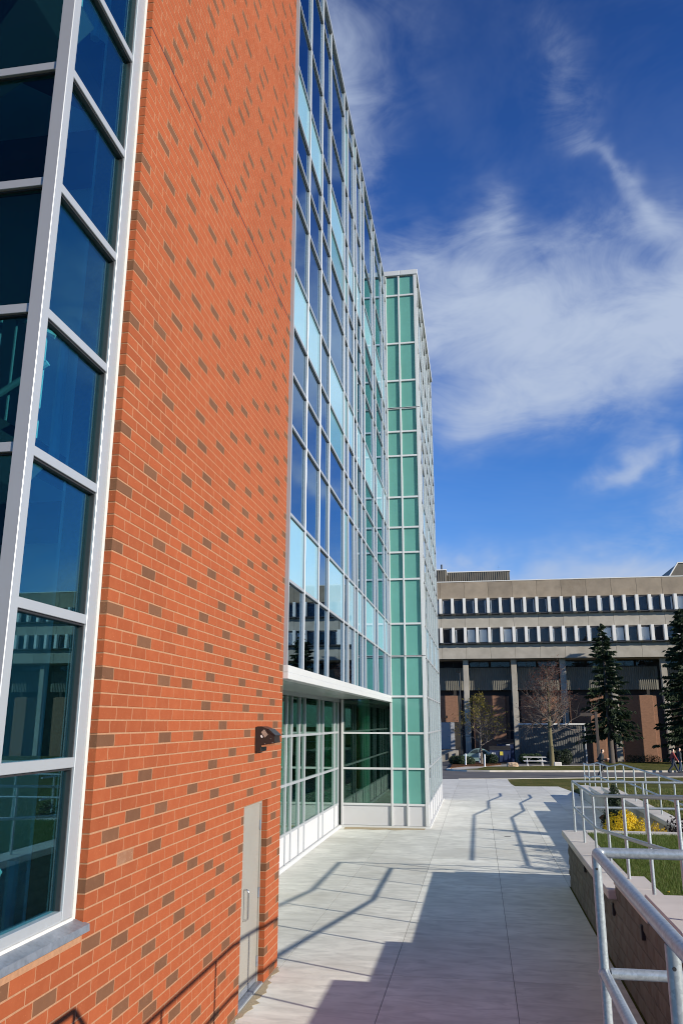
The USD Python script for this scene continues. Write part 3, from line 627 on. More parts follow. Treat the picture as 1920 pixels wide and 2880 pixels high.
put('white_sticker', MB().prism([(0.066, 0.045), (0.082, 0.06), (0.10, 0.03), (0.085, 0.018)], -0.003, -0.0005, 1), 'sticker_white', wl)
for x, z in ((0.20, 0.01), (0.125, -0.05), (0.225, -0.04)): put('screw', MB().sphere((x, -0.001, z), 0.006, 1), 'steel', wl)

# ================================================================ RETAINING WALLS, COPINGS, LAWN
def rock_block(mb, y0, y1, z0, z1, x, seed, amp=0.02):
    """split faced block, face towards -x"""
    ny, nz = 7, 4; P = []
    for a in np.linspace(0, 1, ny):
        for b in np.linspace(0, 1, nz):
            yy, zz_ = y0 + (y1 - y0) * a, z0 + (z1 - z0) * b
            e = min(a, 1 - a) * (y1 - y0), min(b, 1 - b) * (z1 - z0)
            k = min(1, min(e) / 0.03)
            P.append((x - k * (0.006 + amp * meshkit.noise(np.array([[yy * 9.0, zz_ * 11.0, seed * 3.1]]))[0]), yy, zz_))
    f = [(i * nz + j, i * nz + j + 1, (i + 1) * nz + j + 1, (i + 1) * nz + j) for i in range(ny - 1) for j in range(nz - 1)]
    mb.raw(P, f)
    mb.raw([(x, y0, z0), (x + 0.05, y0, z0), (x + 0.05, y0, z1), (x, y0, z1), (x, y1, z0), (x + 0.05, y1, z0), (x + 0.05, y1, z1), (x, y1, z1)], [(0, 1, 2, 3), (4, 7, 6, 5), (3, 2, 6, 7), (0, 4, 5, 1)])
XW = 1.69
core = MB().box(XW + 0.02, 2.0, 9.6, 17.80, -0.1, 0.945).box(XW + 0.02, 2.0, 4.6, 11.74, -0.1, 1.12).box(XW + 0.02, 2.0, 4.6, 9.6, -0.1, 1.30).box(2.0, 9.0, 17.55, 17.80, -0.1, 0.94)
rw = thing('retaining_wall', 'grey split faced block retaining wall with pale concrete copings stepping up beside the walkway', 'wall')
put('wall_core', core, 'gasket', rw)
tops = [(17.82, 11.76, 0.948), (11.76, 9.62, 1.128), (9.62, 4.6, 1.305)]
sd = 0
for row in range(7):
    z0 = row * 0.19 - 0.002
    for a in np.arange(4.6, 17.7, 0.44):
        y0, y1 = a + (0.22 if row % 2 else 0), a + 0.44 + (0.22 if row % 2 else 0); y0, y1 = max(y0, 4.6), min(y1, 17.82)
        top = next((t for h, l, t in tops if l <= 0.5 * (y0 + y1) <= h), 0.948); z1 = min(z0 + 0.19, top)
        if z1 - z0 < 0.03 or y1 - y0 < 0.05: continue
        mb = MB(); sd += 1; rock_block(mb, y0 + 0.003, y1 - 0.003, z0 + 0.003, z1 - 0.003, XW, sd); put('stone_block', mb, 'block_stone', rw)
mb = MB()
for row in range(5):
    z0, z1 = row * 0.19, min(row * 0.19 + 0.187, 0.948)
    ny = 5
    for a in np.arange(1.69, 6.0, 0.44): mb.cbox(a, a + 0.434, 17.78, 17.84 + 0.012 * rnd.random(), z0, z1, 0.01)
put('end_blocks', mb, 'block_stone', rw)
def cop(y0, y1, x0, x1, z0, z1): put('coping', MB().cbox(x0, x1, y0 + 0.003, y1 - 0.003, z0, z1, 0.012), 'coping_concrete', rw)
for a, b in ((16.35, 17.86), (14.75, 16.35), (13.25, 14.75), (11.77, 13.25)): cop(a, b, 1.578, 2.04, 0.95, 1.06)
for a, b in ((2.044, 3.9), (3.9, 5.75), (5.75, 7.6), (7.6, 9.0)): put('cross_coping', MB().cbox(a + 0.003, b - 0.003, 17.52, 17.98, 0.945, 1.058, 0.012), 'coping_concrete', rw)
cop(10.9, 11.77, 1.66, 2.06, 1.13, 1.245); cop(9.62, 10.9, 1.66, 2.06, 1.13, 1.245)
for a, b in ((8.0, 9.62), (6.3, 8.0), (4.6, 6.3)): cop(a, b, 1.66, 2.06, 1.307, 1.425)
for y, z in ((15.0, 0.82), (12.0, 0.79), (9.95, 0.98)):
    put('weep_vent', MB().cbox(XW - 0.042, XW + 0.01, y - 0.035, y + 0.035, z - 0.075, z + 0.075, 0.006), 'gasket', rw)
pv = put('upper_paving', MB().cbox(2.064, 9.0, 4.0, 9.62, 1.25, 1.42, 0.01), 'coping_concrete', kind='structure')
put('stair_landing', MB().cbox(0.25, 1.655, -3.0, 4.42, 1.38, 1.50, 0.012).box(0.35, 1.6, -2.9, 4.3, 0.0, 1.38), 'coping_concrete', kind='structure')
put('stair_landing', MB().cbox(-0.9, 0.246, -3.0, 2.2, 1.38, 1.498, 0.012).box(-0.8, 0.34, -2.9, 2.1, 0.0, 1.38), 'coping_concrete', kind='structure')
lawn_xy = Polygon([(2.04, 17.52), (9.0, 17.52), (9.0, 9.62), (2.06, 9.62)])
put('raised_lawn', sheet(lawn_xy, 1.035, 0.12, warp=False, step=20), 'fresh_turf', kind='structure')

def blades(polys, zf, n, hmin, hmax, w, seed):
    r = np.random.default_rng(seed); P = []
    for poly in polys:
        x0, y0, x1, y1 = poly.bounds; k = int(n * poly.area)
        pts = np.c_[r.uniform(x0, x1, 2 * k), r.uniform(y0, y1, 2 * k)]
        pts = pts[shapely.contains_xy(poly, pts[:, 0], pts[:, 1])][:k]; P.append(pts)
    P = np.vstack(P); k = len(P); a = r.uniform(0, 2 * np.pi, k); h = r.uniform(hmin, hmax, k); lean = r.uniform(-0.5, 0.5, (k, 2)) * h[:, None]
    z = zf(P[:, 0], P[:, 1]); d = np.c_[np.cos(a), np.sin(a)] * w * r.uniform(0.6, 1.4, (k, 1))
    v = np.empty((k, 3, 3)); v[:, 0] = np.c_[P - d, z]; v[:, 1] = np.c_[P + d, z]; v[:, 2] = np.c_[P + lean, z + h]
    return v.reshape(-1, 3), np.arange(3 * k).reshape(-1, 3)
put('grass', blades([Polygon([(2.05, 17.52), (5.2, 17.52), (4.2, 9.63), (2.07, 9.63)])], lambda x, y: np.full(len(x), 1.03), 4200, 0.03, 0.085, 0.0035, 3), 'grass_blade', kind='stuff',
    label='short green grass of the raised lawn behind the stepped coping', cat='grass')
put('grass', blades([Polygon([(4.72, 18.5), (8, 18.5), (12.5, 44), (4.72, 39)])], lambda x, y: np.interp(y, [0, 30.5, 33.5, 37.5, 43.5], [0.87, 0.87, 0.63, 0.41, -0.06]), 420, 0.04, 0.10, 0.008, 4), 'grass_blade', kind='stuff',
    label='sloping green and brown lawn beyond the far railing', cat='grass')
put('grass', blades([Polygon([(2.05, 17.52), (5.2, 17.52), (4.2, 9.63), (2.07, 9.63)])], lambda x, y: np.full(len(x), 1.03), 900, 0.02, 0.065, 0.003, 8), 'dry_blade', kind='stuff',
    label='dry straw coloured blades scattered through the raised lawn', cat='dry grass')
put('grass', blades([Polygon([(4.72, 18.5), (8, 18.5), (12.5, 44), (4.72, 39)])], lambda x, y: np.interp(y, [0, 30.5, 33.5, 37.5, 43.5], [0.87, 0.87, 0.63, 0.41, -0.06]), 260, 0.03, 0.09, 0.008, 14), 'dry_blade', kind='stuff',
    label='dry straw coloured grass mixed into the sloping lawn beyond the far railing', cat='dry grass')
put('dandelion', MB().sphere((2.33, 11.73, 1.075), 0.018, 1, (1, 1, 0.4)), 'yellow_leaves', label='single yellow dandelion in the raised lawn', cat='flower')

pw = thing('planter_wall', 'long concrete planter wall with stepped copings carrying the far railing', 'wall')
segs = [(34.95, 38.75, 0.47), (31.15, 34.95, 0.69), (18.4, 31.15, 0.93)]
for a, b, z in segs:
    n = max(1, round((b - a) / 2.1)); e = np.linspace(a, b, n + 1)
    for y0, y1 in zip(e[:-1], e[1:]):
        put('wall_panel', MB().cbox(4.32, 4.64, y0 + 0.004, y1 - 0.004, -0.1, z - 0.112, 0.008), 'facade_concrete', pw)
        put('coping', MB().cbox(4.25, 4.71, y0 + 0.003, y1 - 0.003, z - 0.11, z, 0.012), 'coping_concrete', pw)

# ================================================================ RAILINGS
def railing(label, parts, r=0.0241):
    t = thing('guard_railing', label, 'railing', group=None)
    for name, pts in parts:
        mb = MB(); pts = [np.array(p, float) for p in pts]
        path = [pts[0]]
        for k in range(1, len(pts) - 1):
            a, b, c = pts[k - 1], pts[k], pts[k + 1]
            u, w = (a - b) / np.linalg.norm(a - b), (c - b) / np.linalg.norm(c - b); q = 0.045
            for s in np.linspace(0, 1, 6): path.append((1 - s) ** 2 * (b + u * q) + 2 * s * (1 - s) * b + s * s * (b + w * q))
        path.append(pts[-1]); mb.tube(path, r, 20); put(name, mb, 'galvanised', t, smooth=40)
    return t
def posts(t, ps, r=0.0215):
    for x, y, z0, z1 in ps:
        p = put('post', MB().tube([(x, y, z0), (x, y, z1)], r, 18), 'galvanised', t, smooth=40)
        if y < 13: put('vent_hole', MB().tube([(x - 0.004, y - r + 0.002, z1 - 0.06), (x - 0.004, y - r - 0.0012, z1 - 0.06)], 0.006, 10), 'gasket', p)
fgz = 2.578
fg = railing('thick galvanised pipe railing corner nearest the camera, at the bottom right', [
    ('top_rail', [(1.83, 4.31, fgz), (0.536, 4.31, fgz), (0.536, -1.2, fgz)]),
    ('middle_rail', [(1.83, 4.31, 2.052), (0.565, 4.31, 2.052)]), ('middle_rail', [(0.536, 4.28, 2.055), (0.536, -1.2, 2.055)])])
posts(fg, [(0.536, 4.31, 1.50, fgz - 0.01), (0.536, 2.72, 1.50, fgz - 0.02), (0.536, 0.9, 1.50, fgz - 0.02), (1.83, 4.28, 1.42, fgz - 0.02)])
put('weld_collar', MB().sphere((0.536, 4.31, 2.053), 0.029, 3), 'galvanised', fg, smooth=True)
def rz(y, lift=0.0): return float(np.interp(y, [4.3, 7.5, 14.38, 30], [2.578, 2.573, 2.02, 2.02])) - lift
rr = railing('galvanised pipe railing rising along the stepped coping of the retaining wall, with a cross rail', [
    ('top_rail', [(8.5, 17.65, 2.02), (1.83, 17.65, 2.02), (1.83, 14.38, 2.02), (1.83, 7.5, 2.573), (1.83, 4.32, 2.578)]),
    ('middle_rail', [(8.5, 17.65, 1.525), (1.86, 17.65, 1.525)]), ('middle_rail', [(1.83, 17.62, 1.525), (1.83, 14.27, 1.52), (1.83, 7.5, 2.06), (1.83, 4.32, 2.07)])], 0.0235)
posts(rr, [(1.83, y, z, rz(y) - 0.01) for y, z in ((17.65, 1.06), (16.15, 1.06), (14.58, 1.06), (13.06, 1.06), (11.55, 1.245), (9.97, 1.245), (8.46, 1.425), (6.9, 1.425), (5.4, 1.425))] + [(x, 17.65, 1.058, 2.01) for x in (3.2, 4.6, 6.0, 7.4)])
def fz(y): return float(np.interp(y, [18, 28.3, 30.86, 33.8, 36.5, 38.1], [1.87, 1.87, 1.66, 1.655, 1.43, 1.43]))
fpts = [(4.5, y, fz(y)) for y in (38.1, 36.5, 33.8, 30.86, 28.3, 18.6)]
fr_ = railing('zigzag galvanised pipe railing on the far planter wall, dropping away to the road', [('top_rail', fpts), ('middle_rail', [(x, y, z - 0.5) for x, y, z in fpts])], 0.0235)
posts(fr_, [(4.5, y, next(z for a, b, z in segs if a <= y <= b), fz(y) - 0.01) for y in (38.05, 36.48, 34.75, 33.05, 31.28, 29.5, 27.8, 26.03, 24.34, 22.56, 20.87, 19.2)])

# ================================================================ PLANTS
def leaf_cloud(pts, nrm, size, r, aspect=0.45, droop=0.3):
    """one small folded leaf (two triangles) at each point"""
    k = len(pts); n = nrm + r.normal(0, 0.6, (k, 3)); n /= np.linalg.norm(n, axis=1, keepdims=True) + 1e-9
    a = np.cross(n, r.normal(0, 1, (k, 3))); a /= np.linalg.norm(a, axis=1, keepdims=True) + 1e-9; b = np.cross(n, a)
    s = size * r.uniform(0.6, 1.35, (k, 1)); v = np.empty((k, 4, 3))
    v[:, 0], v[:, 1], v[:, 2], v[:, 3] = pts - a * s, pts + b * s * aspect, pts + a * s, pts - b * s * aspect
    f = np.arange(k)[:, None] * 4 + np.array([[0, 1, 2, 0, 2, 3]]); return v.reshape(-1, 3), f.reshape(-1, 3)
def blob_points(n, r, lobes):
    """points in the outer shell of a union of ellipsoids"""
    P, N = [], []
    for (cx, cy, cz), (rx, ry, rz_) in lobes:
        d = r.normal(0, 1, (n, 3)); d /= np.linalg.norm(d, axis=1, keepdims=True); q = r.uniform(0.55, 1.08, (n, 1)) ** 0.6
        P.append(d * q * (rx, ry, rz_) + (cx, cy, cz)); N.append(d)
    return np.vstack(P), np.vstack(N)
def shrub(name, label, lobes, n, size, mat, cat='shrub', stem='bark_grey', mat2=None, group=None):
    r = np.random.default_rng(abs(hash_(label)) % 10000); lo = min(l[0][2] - l[1][2] for l in lobes); c = np.mean([l[0] for l in lobes], 0)
    t = thing(name, label, cat, group); P, N = blob_points(n, r, lobes); P[:, 2] = np.maximum(P[:, 2], lo + 0.02)
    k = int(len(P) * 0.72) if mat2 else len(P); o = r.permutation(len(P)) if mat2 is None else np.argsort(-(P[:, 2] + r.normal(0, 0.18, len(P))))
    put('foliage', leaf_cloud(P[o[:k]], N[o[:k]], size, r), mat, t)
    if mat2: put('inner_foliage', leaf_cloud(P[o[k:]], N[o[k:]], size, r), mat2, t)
    st = MB()
    for (cx, cy, cz), (rx, ry, rz_) in lobes:
        for _ in range(7):
            e = np.array([cx, cy, cz]) + r.normal(0, 0.45, 3) * (rx, ry, rz_); b0 = np.array([cx + r.normal(0, 0.05), cy + r.normal(0, 0.05), lo])
            st.tube([b0, (b0 + e) / 2 + r.normal(0, 0.03, 3), e], [0.014, 0.01, 0.004], 5)
    put('stems', st, stem, t); return t
def hash_(s): return sum((i + 1) * ord(ch) for i, ch in enumerate(s))
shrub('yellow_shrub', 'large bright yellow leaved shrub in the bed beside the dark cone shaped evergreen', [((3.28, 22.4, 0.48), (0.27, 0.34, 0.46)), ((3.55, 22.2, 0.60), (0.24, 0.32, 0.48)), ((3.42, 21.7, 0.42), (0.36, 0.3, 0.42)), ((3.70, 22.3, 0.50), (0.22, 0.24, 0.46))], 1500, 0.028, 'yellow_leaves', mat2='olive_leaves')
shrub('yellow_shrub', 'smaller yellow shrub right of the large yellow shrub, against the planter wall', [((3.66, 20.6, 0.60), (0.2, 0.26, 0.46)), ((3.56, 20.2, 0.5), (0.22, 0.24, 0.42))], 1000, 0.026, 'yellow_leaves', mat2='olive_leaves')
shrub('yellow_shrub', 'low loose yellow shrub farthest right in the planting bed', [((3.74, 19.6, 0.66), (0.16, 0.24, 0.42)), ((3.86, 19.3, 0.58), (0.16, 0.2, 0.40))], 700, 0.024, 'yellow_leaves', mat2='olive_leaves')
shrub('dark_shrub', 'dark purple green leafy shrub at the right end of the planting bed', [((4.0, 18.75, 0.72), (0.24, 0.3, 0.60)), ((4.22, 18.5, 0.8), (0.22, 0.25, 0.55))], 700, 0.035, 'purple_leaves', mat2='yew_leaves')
# cone shaped evergreen
r = np.random.default_rng(21); t = thing('cone_evergreen', 'dark green cone shaped dwarf evergreen in the planting bed', 'shrub', loc=(3.74, 25.0, 0.0))
k = 9000; u = 1 - np.sqrt(r.uniform(0, 1, k)); a = r.uniform(0, 2 * np.pi, k); rad = 0.50 * (1 - u) ** 0.75 * (0.86 + 0.16 * np.sin(a * 5 + u * 23) + r.normal(0, 0.07, k)) * r.uniform(0.55, 1.05, k) ** 0.4
P = np.c_[rad * np.cos(a), rad * np.sin(a), 0.04 + u * 1.52]; N = np.c_[np.cos(a), np.sin(a), np.full(k, 0.5)]
put('foliage', leaf_cloud(P, N, 0.035, r, 0.35), 'spruce_needles', t)
put('stem', MB().tube([(0, 0, 0), (0, 0, 1.4)], [0.05, 0.01], 7), 'spruce_bark', t)

def grow(p, d, length, rad, depth, r, mb, tips, spread, up, n0=3, taper=0.6, sub=(2, 4)):
    """a limb with its side branches; tips gathers twig points"""
    n = 5; pts = [np.array(p)]; dd = np.array(d, float)
    for i in range(n):
        dd = dd + r.normal(0, 0.10, 3) + np.array([0, 0, up]); dd /= np.linalg.norm(dd); pts.append(pts[-1] + dd * length / n)
    rads = np.linspace(rad, rad * taper * (0.5 if depth == 0 else 1), n + 1); mb.tube(pts, rads, 6 if depth > 1 else 4, cap=False)
    if depth <= 1:
        for q in pts[1:]: tips.append(q)
    if depth == 0: return
    for i in range(r.integers(sub[0], sub[1] + 1) + 1):
        s = r.uniform(0.35, 1.0) if i else 1.0; j = min(n, int(s * n)); ax = r.normal(0, 1, 3); ax -= dd * (ax @ dd); ax /= np.linalg.norm(ax)
        nd = dd * (1 - spread * (0.4 if i == 0 else 1)) + ax * spread * (0.4 if i == 0 else 1); nd /= np.linalg.norm(nd)
        grow(pts[j], nd, length * r.uniform(0.58, 0.82), rads[j] * 0.68, depth - 1, r, mb, tips, spread, up, taper=taper, sub=sub)

def bare_tree(name, label, x, y, h, seed, trunk_h, trunk_r, bark, leaf, nleaf, lsize, limbs, spread, crown_len, top_only=0.0, jitter=0.12):
    r = np.random.default_rng(seed); z = zg(y) + 0.12; t = thing(name, label, 'tree', loc=(x, y, z))
    tr = MB(); lead = [np.array((0, 0, -0.1)), np.array((0.01, 0, trunk_h * 0.4)), np.array((-0.03, 0.02, trunk_h)), np.array((0.03, 0, trunk_h + (h - trunk_h) * 0.45)), np.array((0.0, 0.03, h * 0.86))]
    tr.tube(lead, [trunk_r * 1.3, trunk_r, trunk_r * 0.9, trunk_r * 0.5, trunk_r * 0.12], 12, cap=False); put('trunk', tr, bark, t, smooth=50)
    mb, tips = MB(), []
    for i in range(limbs):
        s = (i + r.uniform(0, 0.8)) / limbs; zz_ = trunk_h * 0.95 + s * (h * 0.80 - trunk_h); a = i * 2.4 + r.uniform(-0.4, 0.4)
        L = crown_len * (1 - 0.62 * s) * r.uniform(0.75, 1.1); e = 0.35 + 0.75 * s
        grow((0, 0, zz_), (math.cos(a) * math.cos(e), math.sin(a) * math.cos(e), math.sin(e)), L, trunk_r * 0.42 * (1 - 0.6 * s), 3, r, mb, tips, spread, 0.05)
    put('branches', mb, 'bark_grey', t)
    T = np.array(tips)
    if top_only: T = T[(T[:, 2] > top_only) | (r.uniform(0, 1, len(T)) < 0.30)]
    P = T[r.integers(0, len(T), nleaf)] + r.normal(0, jitter, (nleaf, 3))
    put('leaves', leaf_cloud(P, r.normal(0, 1, (nleaf, 3)), lsize, r, 0.5), leaf, t)
bare_tree('young_tree', 'small young tree with sparse yellow green spring leaves in the mulch island', 0.12, 76.0, 6.7, 5, 1.5, 0.11, 'bark_grey', 'spring_leaves', 1500, 0.085, 13, 0.5, 1.75)
bare_tree('budding_tree', 'nearly bare tree with a mossy trunk and red brown buds on the grass verge', 6.15, 74.4, 9.6, 9, 2.6, 0.19, 'bark_mossy', 'red_buds', 3600, 0.055, 17, 0.55, 2.4, 4.2)

def spruce(label, x, y, h, seed, base, rmax, lean=0.0, sparse=1.0):
    r = np.random.default_rng(seed); t = thing('spruce_tree', label, 'tree', loc=(x, y, zg(y)))
    put('trunk', MB().tube([(0, 0, -0.1), (lean * 0.3, 0, h * 0.5), (lean, 0, h)], [0.3, 0.16, 0.02], 10), 'spruce_bark', t, smooth=50)
    br, P, A = MB(), [], []
    nl = int(h * 4.6)
    for i in range(nl):
        s = i / nl; z = base + (h - base) * s ** 0.95 + r.uniform(-0.1, 0.1)
        for b in range(r.integers(4, 7)):
            if r.uniform() > sparse: continue
            a = r.uniform(0, 2 * np.pi); L = (rmax * (1 - s) ** 0.82 + 0.14) * r.uniform(0.45, 1.12); o = np.array([lean * z / h, 0, z]); d = np.array([math.cos(a), math.sin(a), 0])
            n = 6; pts = [o + d * L * q + np.array([0, 0, -0.42 * L * q * (1.25 - 0.65 * q)]) * (1.15 - 0.9 * s) + np.array([0, 0, 0.3 * L * q * s]) for q in np.linspace(0, 1, n)]
            br.tube(pts, np.linspace(0.032, 0.006, n), 4, cap=False); side = np.array([-d[1], d[0], 0])
            m = int(7 + L * 14)
            for _ in range(m):
                q = r.uniform(0.18, 1.02); c0 = pts[min(n - 1, int(q * (n - 1)))] + (pts[-1] - pts[-2]) * r.uniform(0, 1)
                sd_ = r.choice((-1, 1)); v = d * r.uniform(0.3, 0.8) + side * sd_ * r.uniform(0.2, 0.9) * (1.1 - 0.5 * q) + np.array([0, 0, -r.uniform(0.25, 1.0) * (1 - 0.5 * s)])
                P.append(c0 + v * 0.10); A.append(v / np.linalg.norm(v))
    put('limbs', br, 'spruce_bark', t)
    P, A = np.array(P), np.array(A); k = len(P); w = np.cross(A, r.normal(0, 1, (k, 3))); w /= np.linalg.norm(w, axis=1, keepdims=True); s = r.uniform(0.16, 0.34, (k, 1)); w2 = np.cross(A, w)
    v = np.empty((k, 8, 3))
    for o, ww in ((0, w), (4, w2)): v[:, o], v[:, o + 1], v[:, o + 2], v[:, o + 3] = P - A * s, P + ww * s * 0.34, P + A * s, P - ww * s * 0.34
    f = np.arange(k)[:, None] * 8 + np.array([[0, 1, 2, 0, 2, 3, 4, 5, 6, 4, 6, 7]])
    put('needles', (v.reshape(-1, 3), f.reshape(-1, 3)), 'spruce_needles', t)
spruce('tall ragged dark spruce in front of the concrete building, left of the two spruces', 12.3, 82.0, 13.3, 31, 2.7, 2.65, 0.0, 0.70)
spruce('dense dark spruce at the right edge of the picture, right of the two spruces', 19.9, 83.5, 15.0, 37, 0.8, 3.3, 0.25, 1.0)
def low_bush(label, x0, x1, y, h, seed, n=1600, mat='yew_leaves'):
    lob = [((x, y + rnd.uniform(-0.3, 0.3), zg(y) + 0.15 + h * 0.45 * rnd.uniform(0.8, 1.1)), (0.55, 0.55, h * 0.55)) for x in np.arange(x0, x1, 0.6)]
    shrub('low_shrub', label, lob, n, 0.06, mat, group=None)
low_bush('dark spreading evergreen shrubs covering the left half of the mulch island', -2.2, -0.6, 74.5, 0.75, 1)
low_bush('dark green mound shrub on the mulch island right of the young tree', 0.5, 1.5, 77.5, 0.85, 2)
low_bush('dark shrub mass before the metal shed, right of the budding tree', 6.8, 8.4, 80.5, 1.3, 3)
low_bush('dark low shrubs before the metal shed, left of the budding tree', 4.2, 5.6, 82.0, 0.8, 4)
low_bush('sparse scrubby plants at the foot of the brown brick wall between the spruces', 14.6, 17.4, 85.5, 0.7, 5, 300)

# ================================================================ THE CONCRETE BUILDING
F = thing('concrete_building', 'long low concrete office building with two rows of deep set windows over a brick base', 'building')
YB, YR = 88.0, 90.5; XA, XB = -8.9, 63.0; GZ = -0.9
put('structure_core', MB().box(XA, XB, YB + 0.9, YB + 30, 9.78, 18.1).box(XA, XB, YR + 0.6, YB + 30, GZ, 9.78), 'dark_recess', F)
put('roof_edge', MB().cbox(XA, XB, YB - 0.04, YB + 0.5, 18.13, 18.22, 0.01), 'fin_paint', F)
put('roof_deck', MB().box(XA, XB, YB + 0.5, YB + 30, 18.1, 18.15), 'roof_gravel', F)
pitch = 1.287; jx = np.arange(-3.6 - 2 * 2.59, XB, 2.59)
for a, b in zip(jx[:-1], jx[1:]):
    for z0, z1, mt in ((16.26, 18.13, 'facade_concrete_top'), (13.06, 14.45, 'facade_concrete'), (9.76, 11.28, 'facade_concrete')):
        put('spandrel_panel', MB().cbox(a + 0.012, b - 0.012, YB, YB + 0.3, z0, z1, 0.012), mt, F)
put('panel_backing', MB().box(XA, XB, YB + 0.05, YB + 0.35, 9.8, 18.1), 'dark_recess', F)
white2 = {2, 3, 13, 14, 5, 16}; white1 = {19}
k = 0; x = -3.79 - 4 * pitch
while x < 61:
    for row, (z0, z1) in enumerate(((14.62, 16.15), (11.46, 12.98))):
        kk = k - 4
        w = put('window', MB().box(x + 0.33, x + 0.40, YB - 0.06, YB + 0.02, z0, z1).box(x + pitch - 0.07, x + pitch, YB - 0.06, YB + 0.02, z0, z1).box(x + 0.40, x + pitch - 0.07, YB - 0.06, YB + 0.02, z0, z0 + 0.07).box(x + 0.40, x + pitch - 0.07, YB - 0.06, YB + 0.02, z1 - 0.10, z1), 'dark_frame', F)
        put('pane', MB().box(x + 0.40, x + pitch - 0.07, YB - 0.03, YB - 0.022, z0 + 0.07, z1 - 0.10), 'far_glass', w)
        wt = (row == 1 and kk in white2) or (row == 0 and kk in white1); r_ = rnd.random()
        if wt: cu = (x + 0.41, x + pitch - 0.08, 'curtain_white')
        elif r_ < 0.3: cu = (x + 0.41, x + 0.41 + rnd.uniform(0.08, 0.16), 'curtain_white')
        elif r_ < 0.6: cu = (x + pitch - 0.08 - rnd.uniform(0.06, 0.14), x + pitch - 0.08, 'curtain_white')
        else: cu = (x + 0.41, x + pitch - 0.08, 'curtain_grey')
        put('curtain', MB().box(cu[0], cu[1], YB + 0.012, YB + 0.03, z0 + 0.07, z1 - 0.11), cu[2], w)
        put('fin', MB().cbox(x + 0.02, x + 0.33, YB - 0.54, YB + 0.0, z0 - 0.02, z1 + 0.10, 0.012), 'fin_paint', F)
        put('fin_foot', MB().prism([(YB - 0.52, z0 - 0.022), (YB - 0.44, z0 - 0.10), (YB, z0 - 0.16), (YB, z0 - 0.022)], x + 0.09, x + 0.5, 0), 'facade_concrete', F)
        put('sill', MB().prism([(YB - 0.46, z0 - 0.03), (YB - 0.46, z0 - 0.12), (YB - 0.002, z0 - 0.20), (YB - 0.002, z0 - 0.03)], x + 0.505, x + pitch + 0.085, 0), 'dark_frame', F)
    x += pitch; k += 1
# recessed lower storeys
put('soffit', MB().box(XA, XB, YB + 0.3, YR + 0.6, 9.72, 9.758), 'facade_concrete', F)
cols = [-1.43 + 5.1 * i for i in range(-1, 13)]
for i, c0 in enumerate(cols):
    put('column', MB().cbox(c0, c0 + 0.58, YB + 0.7, YB + 1.35, GZ, 9.72, 0.02), 'facade_concrete', F)
    a, b = c0 + 0.60, c0 + 5.08
    put('siding_backing', MB().box(a, b, YR, YR + 0.1, 6.55, 8.95), 'grey_siding', F)
    m = MB()
    for q in np.arange(a, b - 0.1, 0.2): m.prism([(q, YR), (q + 0.03, YR - 0.05), (q + 0.11, YR - 0.05), (q + 0.14, YR)], 6.55, 8.95, 2)
    put('siding', m, 'grey_siding', F)
    for q0 in (a + 0.15, a + 2.4):
        w = put('strip_window', MB().box(q0, q0 + 1.0, YR - 0.02, YR + 0.04, 9.02, 9.08).box(q0, q0 + 2.0, YR - 0.02, YR + 0.04, 9.56, 9.62).box(q0 + 0.97, q0 + 1.03, YR - 0.02, YR + 0.04, 9.08, 9.56), 'dark_frame', F)
        put('pane', MB().box(q0, q0 + 2.0, YR, YR + 0.01, 9.06, 9.58), 'far_glass', w)
    put('brick_panel', MB().cbox(a + 0.32, b - 0.72, YR, YR + 0.4, 3.15 if i == 0 else GZ, 5.96, 0.02), 'brown_brick_far', F)
    if i: put('panel_return', MB().box(b - 0.715, b - 0.3, YR + 0.35, YR + 0.5, GZ, 5.9), 'brown_brick_far', F)
put('dock_wall', MB().cbox(-5.4, -2.2, YB - 1.2, YB + 0.6, GZ, 0.35, 0.02), 'facade_concrete', F)
for x in (-4.75, -4.05, -3.3, -2.6): put('dock_bumper', MB().cbox(x, x + 0.14, YB - 1.32, YB - 1.201, -0.55, 0.05, 0.01), 'gasket', F)
put('roller_door', MB().box(-5.3, -2.6, YR - 0.2, YR - 0.1, 0.35, 3.1), 'roller_door', F)
m = MB()
for z in np.arange(0.4, 3.05, 0.12): m.box(-5.28, -2.62, YR - 0.22, YR - 0.2, z, z + 0.09)
put('door_slats', m, 'roller_door', F)
put('floodlight', MB().cbox(-3.62, -3.3, YR - 0.3, YR - 0.001, 3.6, 3.85, 0.02), 'lamp_lens', F)
def ph(x0, x1, y0, z1, mat='penthouse_siding'):
    p = put('penthouse', MB().box(x0, x1, y0, y0 + 8, 18.15, z1), mat, F); m = MB()
    for q in np.arange(x0 + 0.02, x1 - 0.15, 0.25): m.prism([(q, y0), (q + 0.04, y0 - 0.05), (q + 0.13, y0 - 0.05), (q + 0.17, y0)], 18.15, z1, 2)
    put('cladding', m, mat, p); put('trim', MB().cbox(x0 - 0.06, x1 + 0.06, y0 - 0.09, y0 + 8.05, z1, z1 + 0.10, 0.01), 'fin_paint', p); return p
ph(-2.9, 4.27, 94.0, 20.30); ph(-7.0, -2.98, 90.4, 19.95)
put('chimney', MB().tube([(-3.52, 92, 20.0), (-3.52, 92, 20.92)], 0.10, 12), 'lamp_black', F, smooth=40)
put('antenna', MB().tube([(3.1, 95.5, 20.4), (3.1, 95.5, 21.3)], 0.015, 5).box(2.95, 3.25, 95.49, 95.51, 21.0, 21.02), 'steel', F)
p = put('penthouse', MB().prism([(21.1, 18.15), (22.55, 20.32), (40, 20.32), (40, 18.15)], 92.0, 100.0, 1), 'penthouse_siding', F)
put('trim', MB().prism([(21.0, 18.18), (22.5, 20.42), (40, 20.42), (40, 20.325), (22.56, 20.325), (21.12, 18.18)], 91.9, 92.4, 1), 'fin_paint', p)

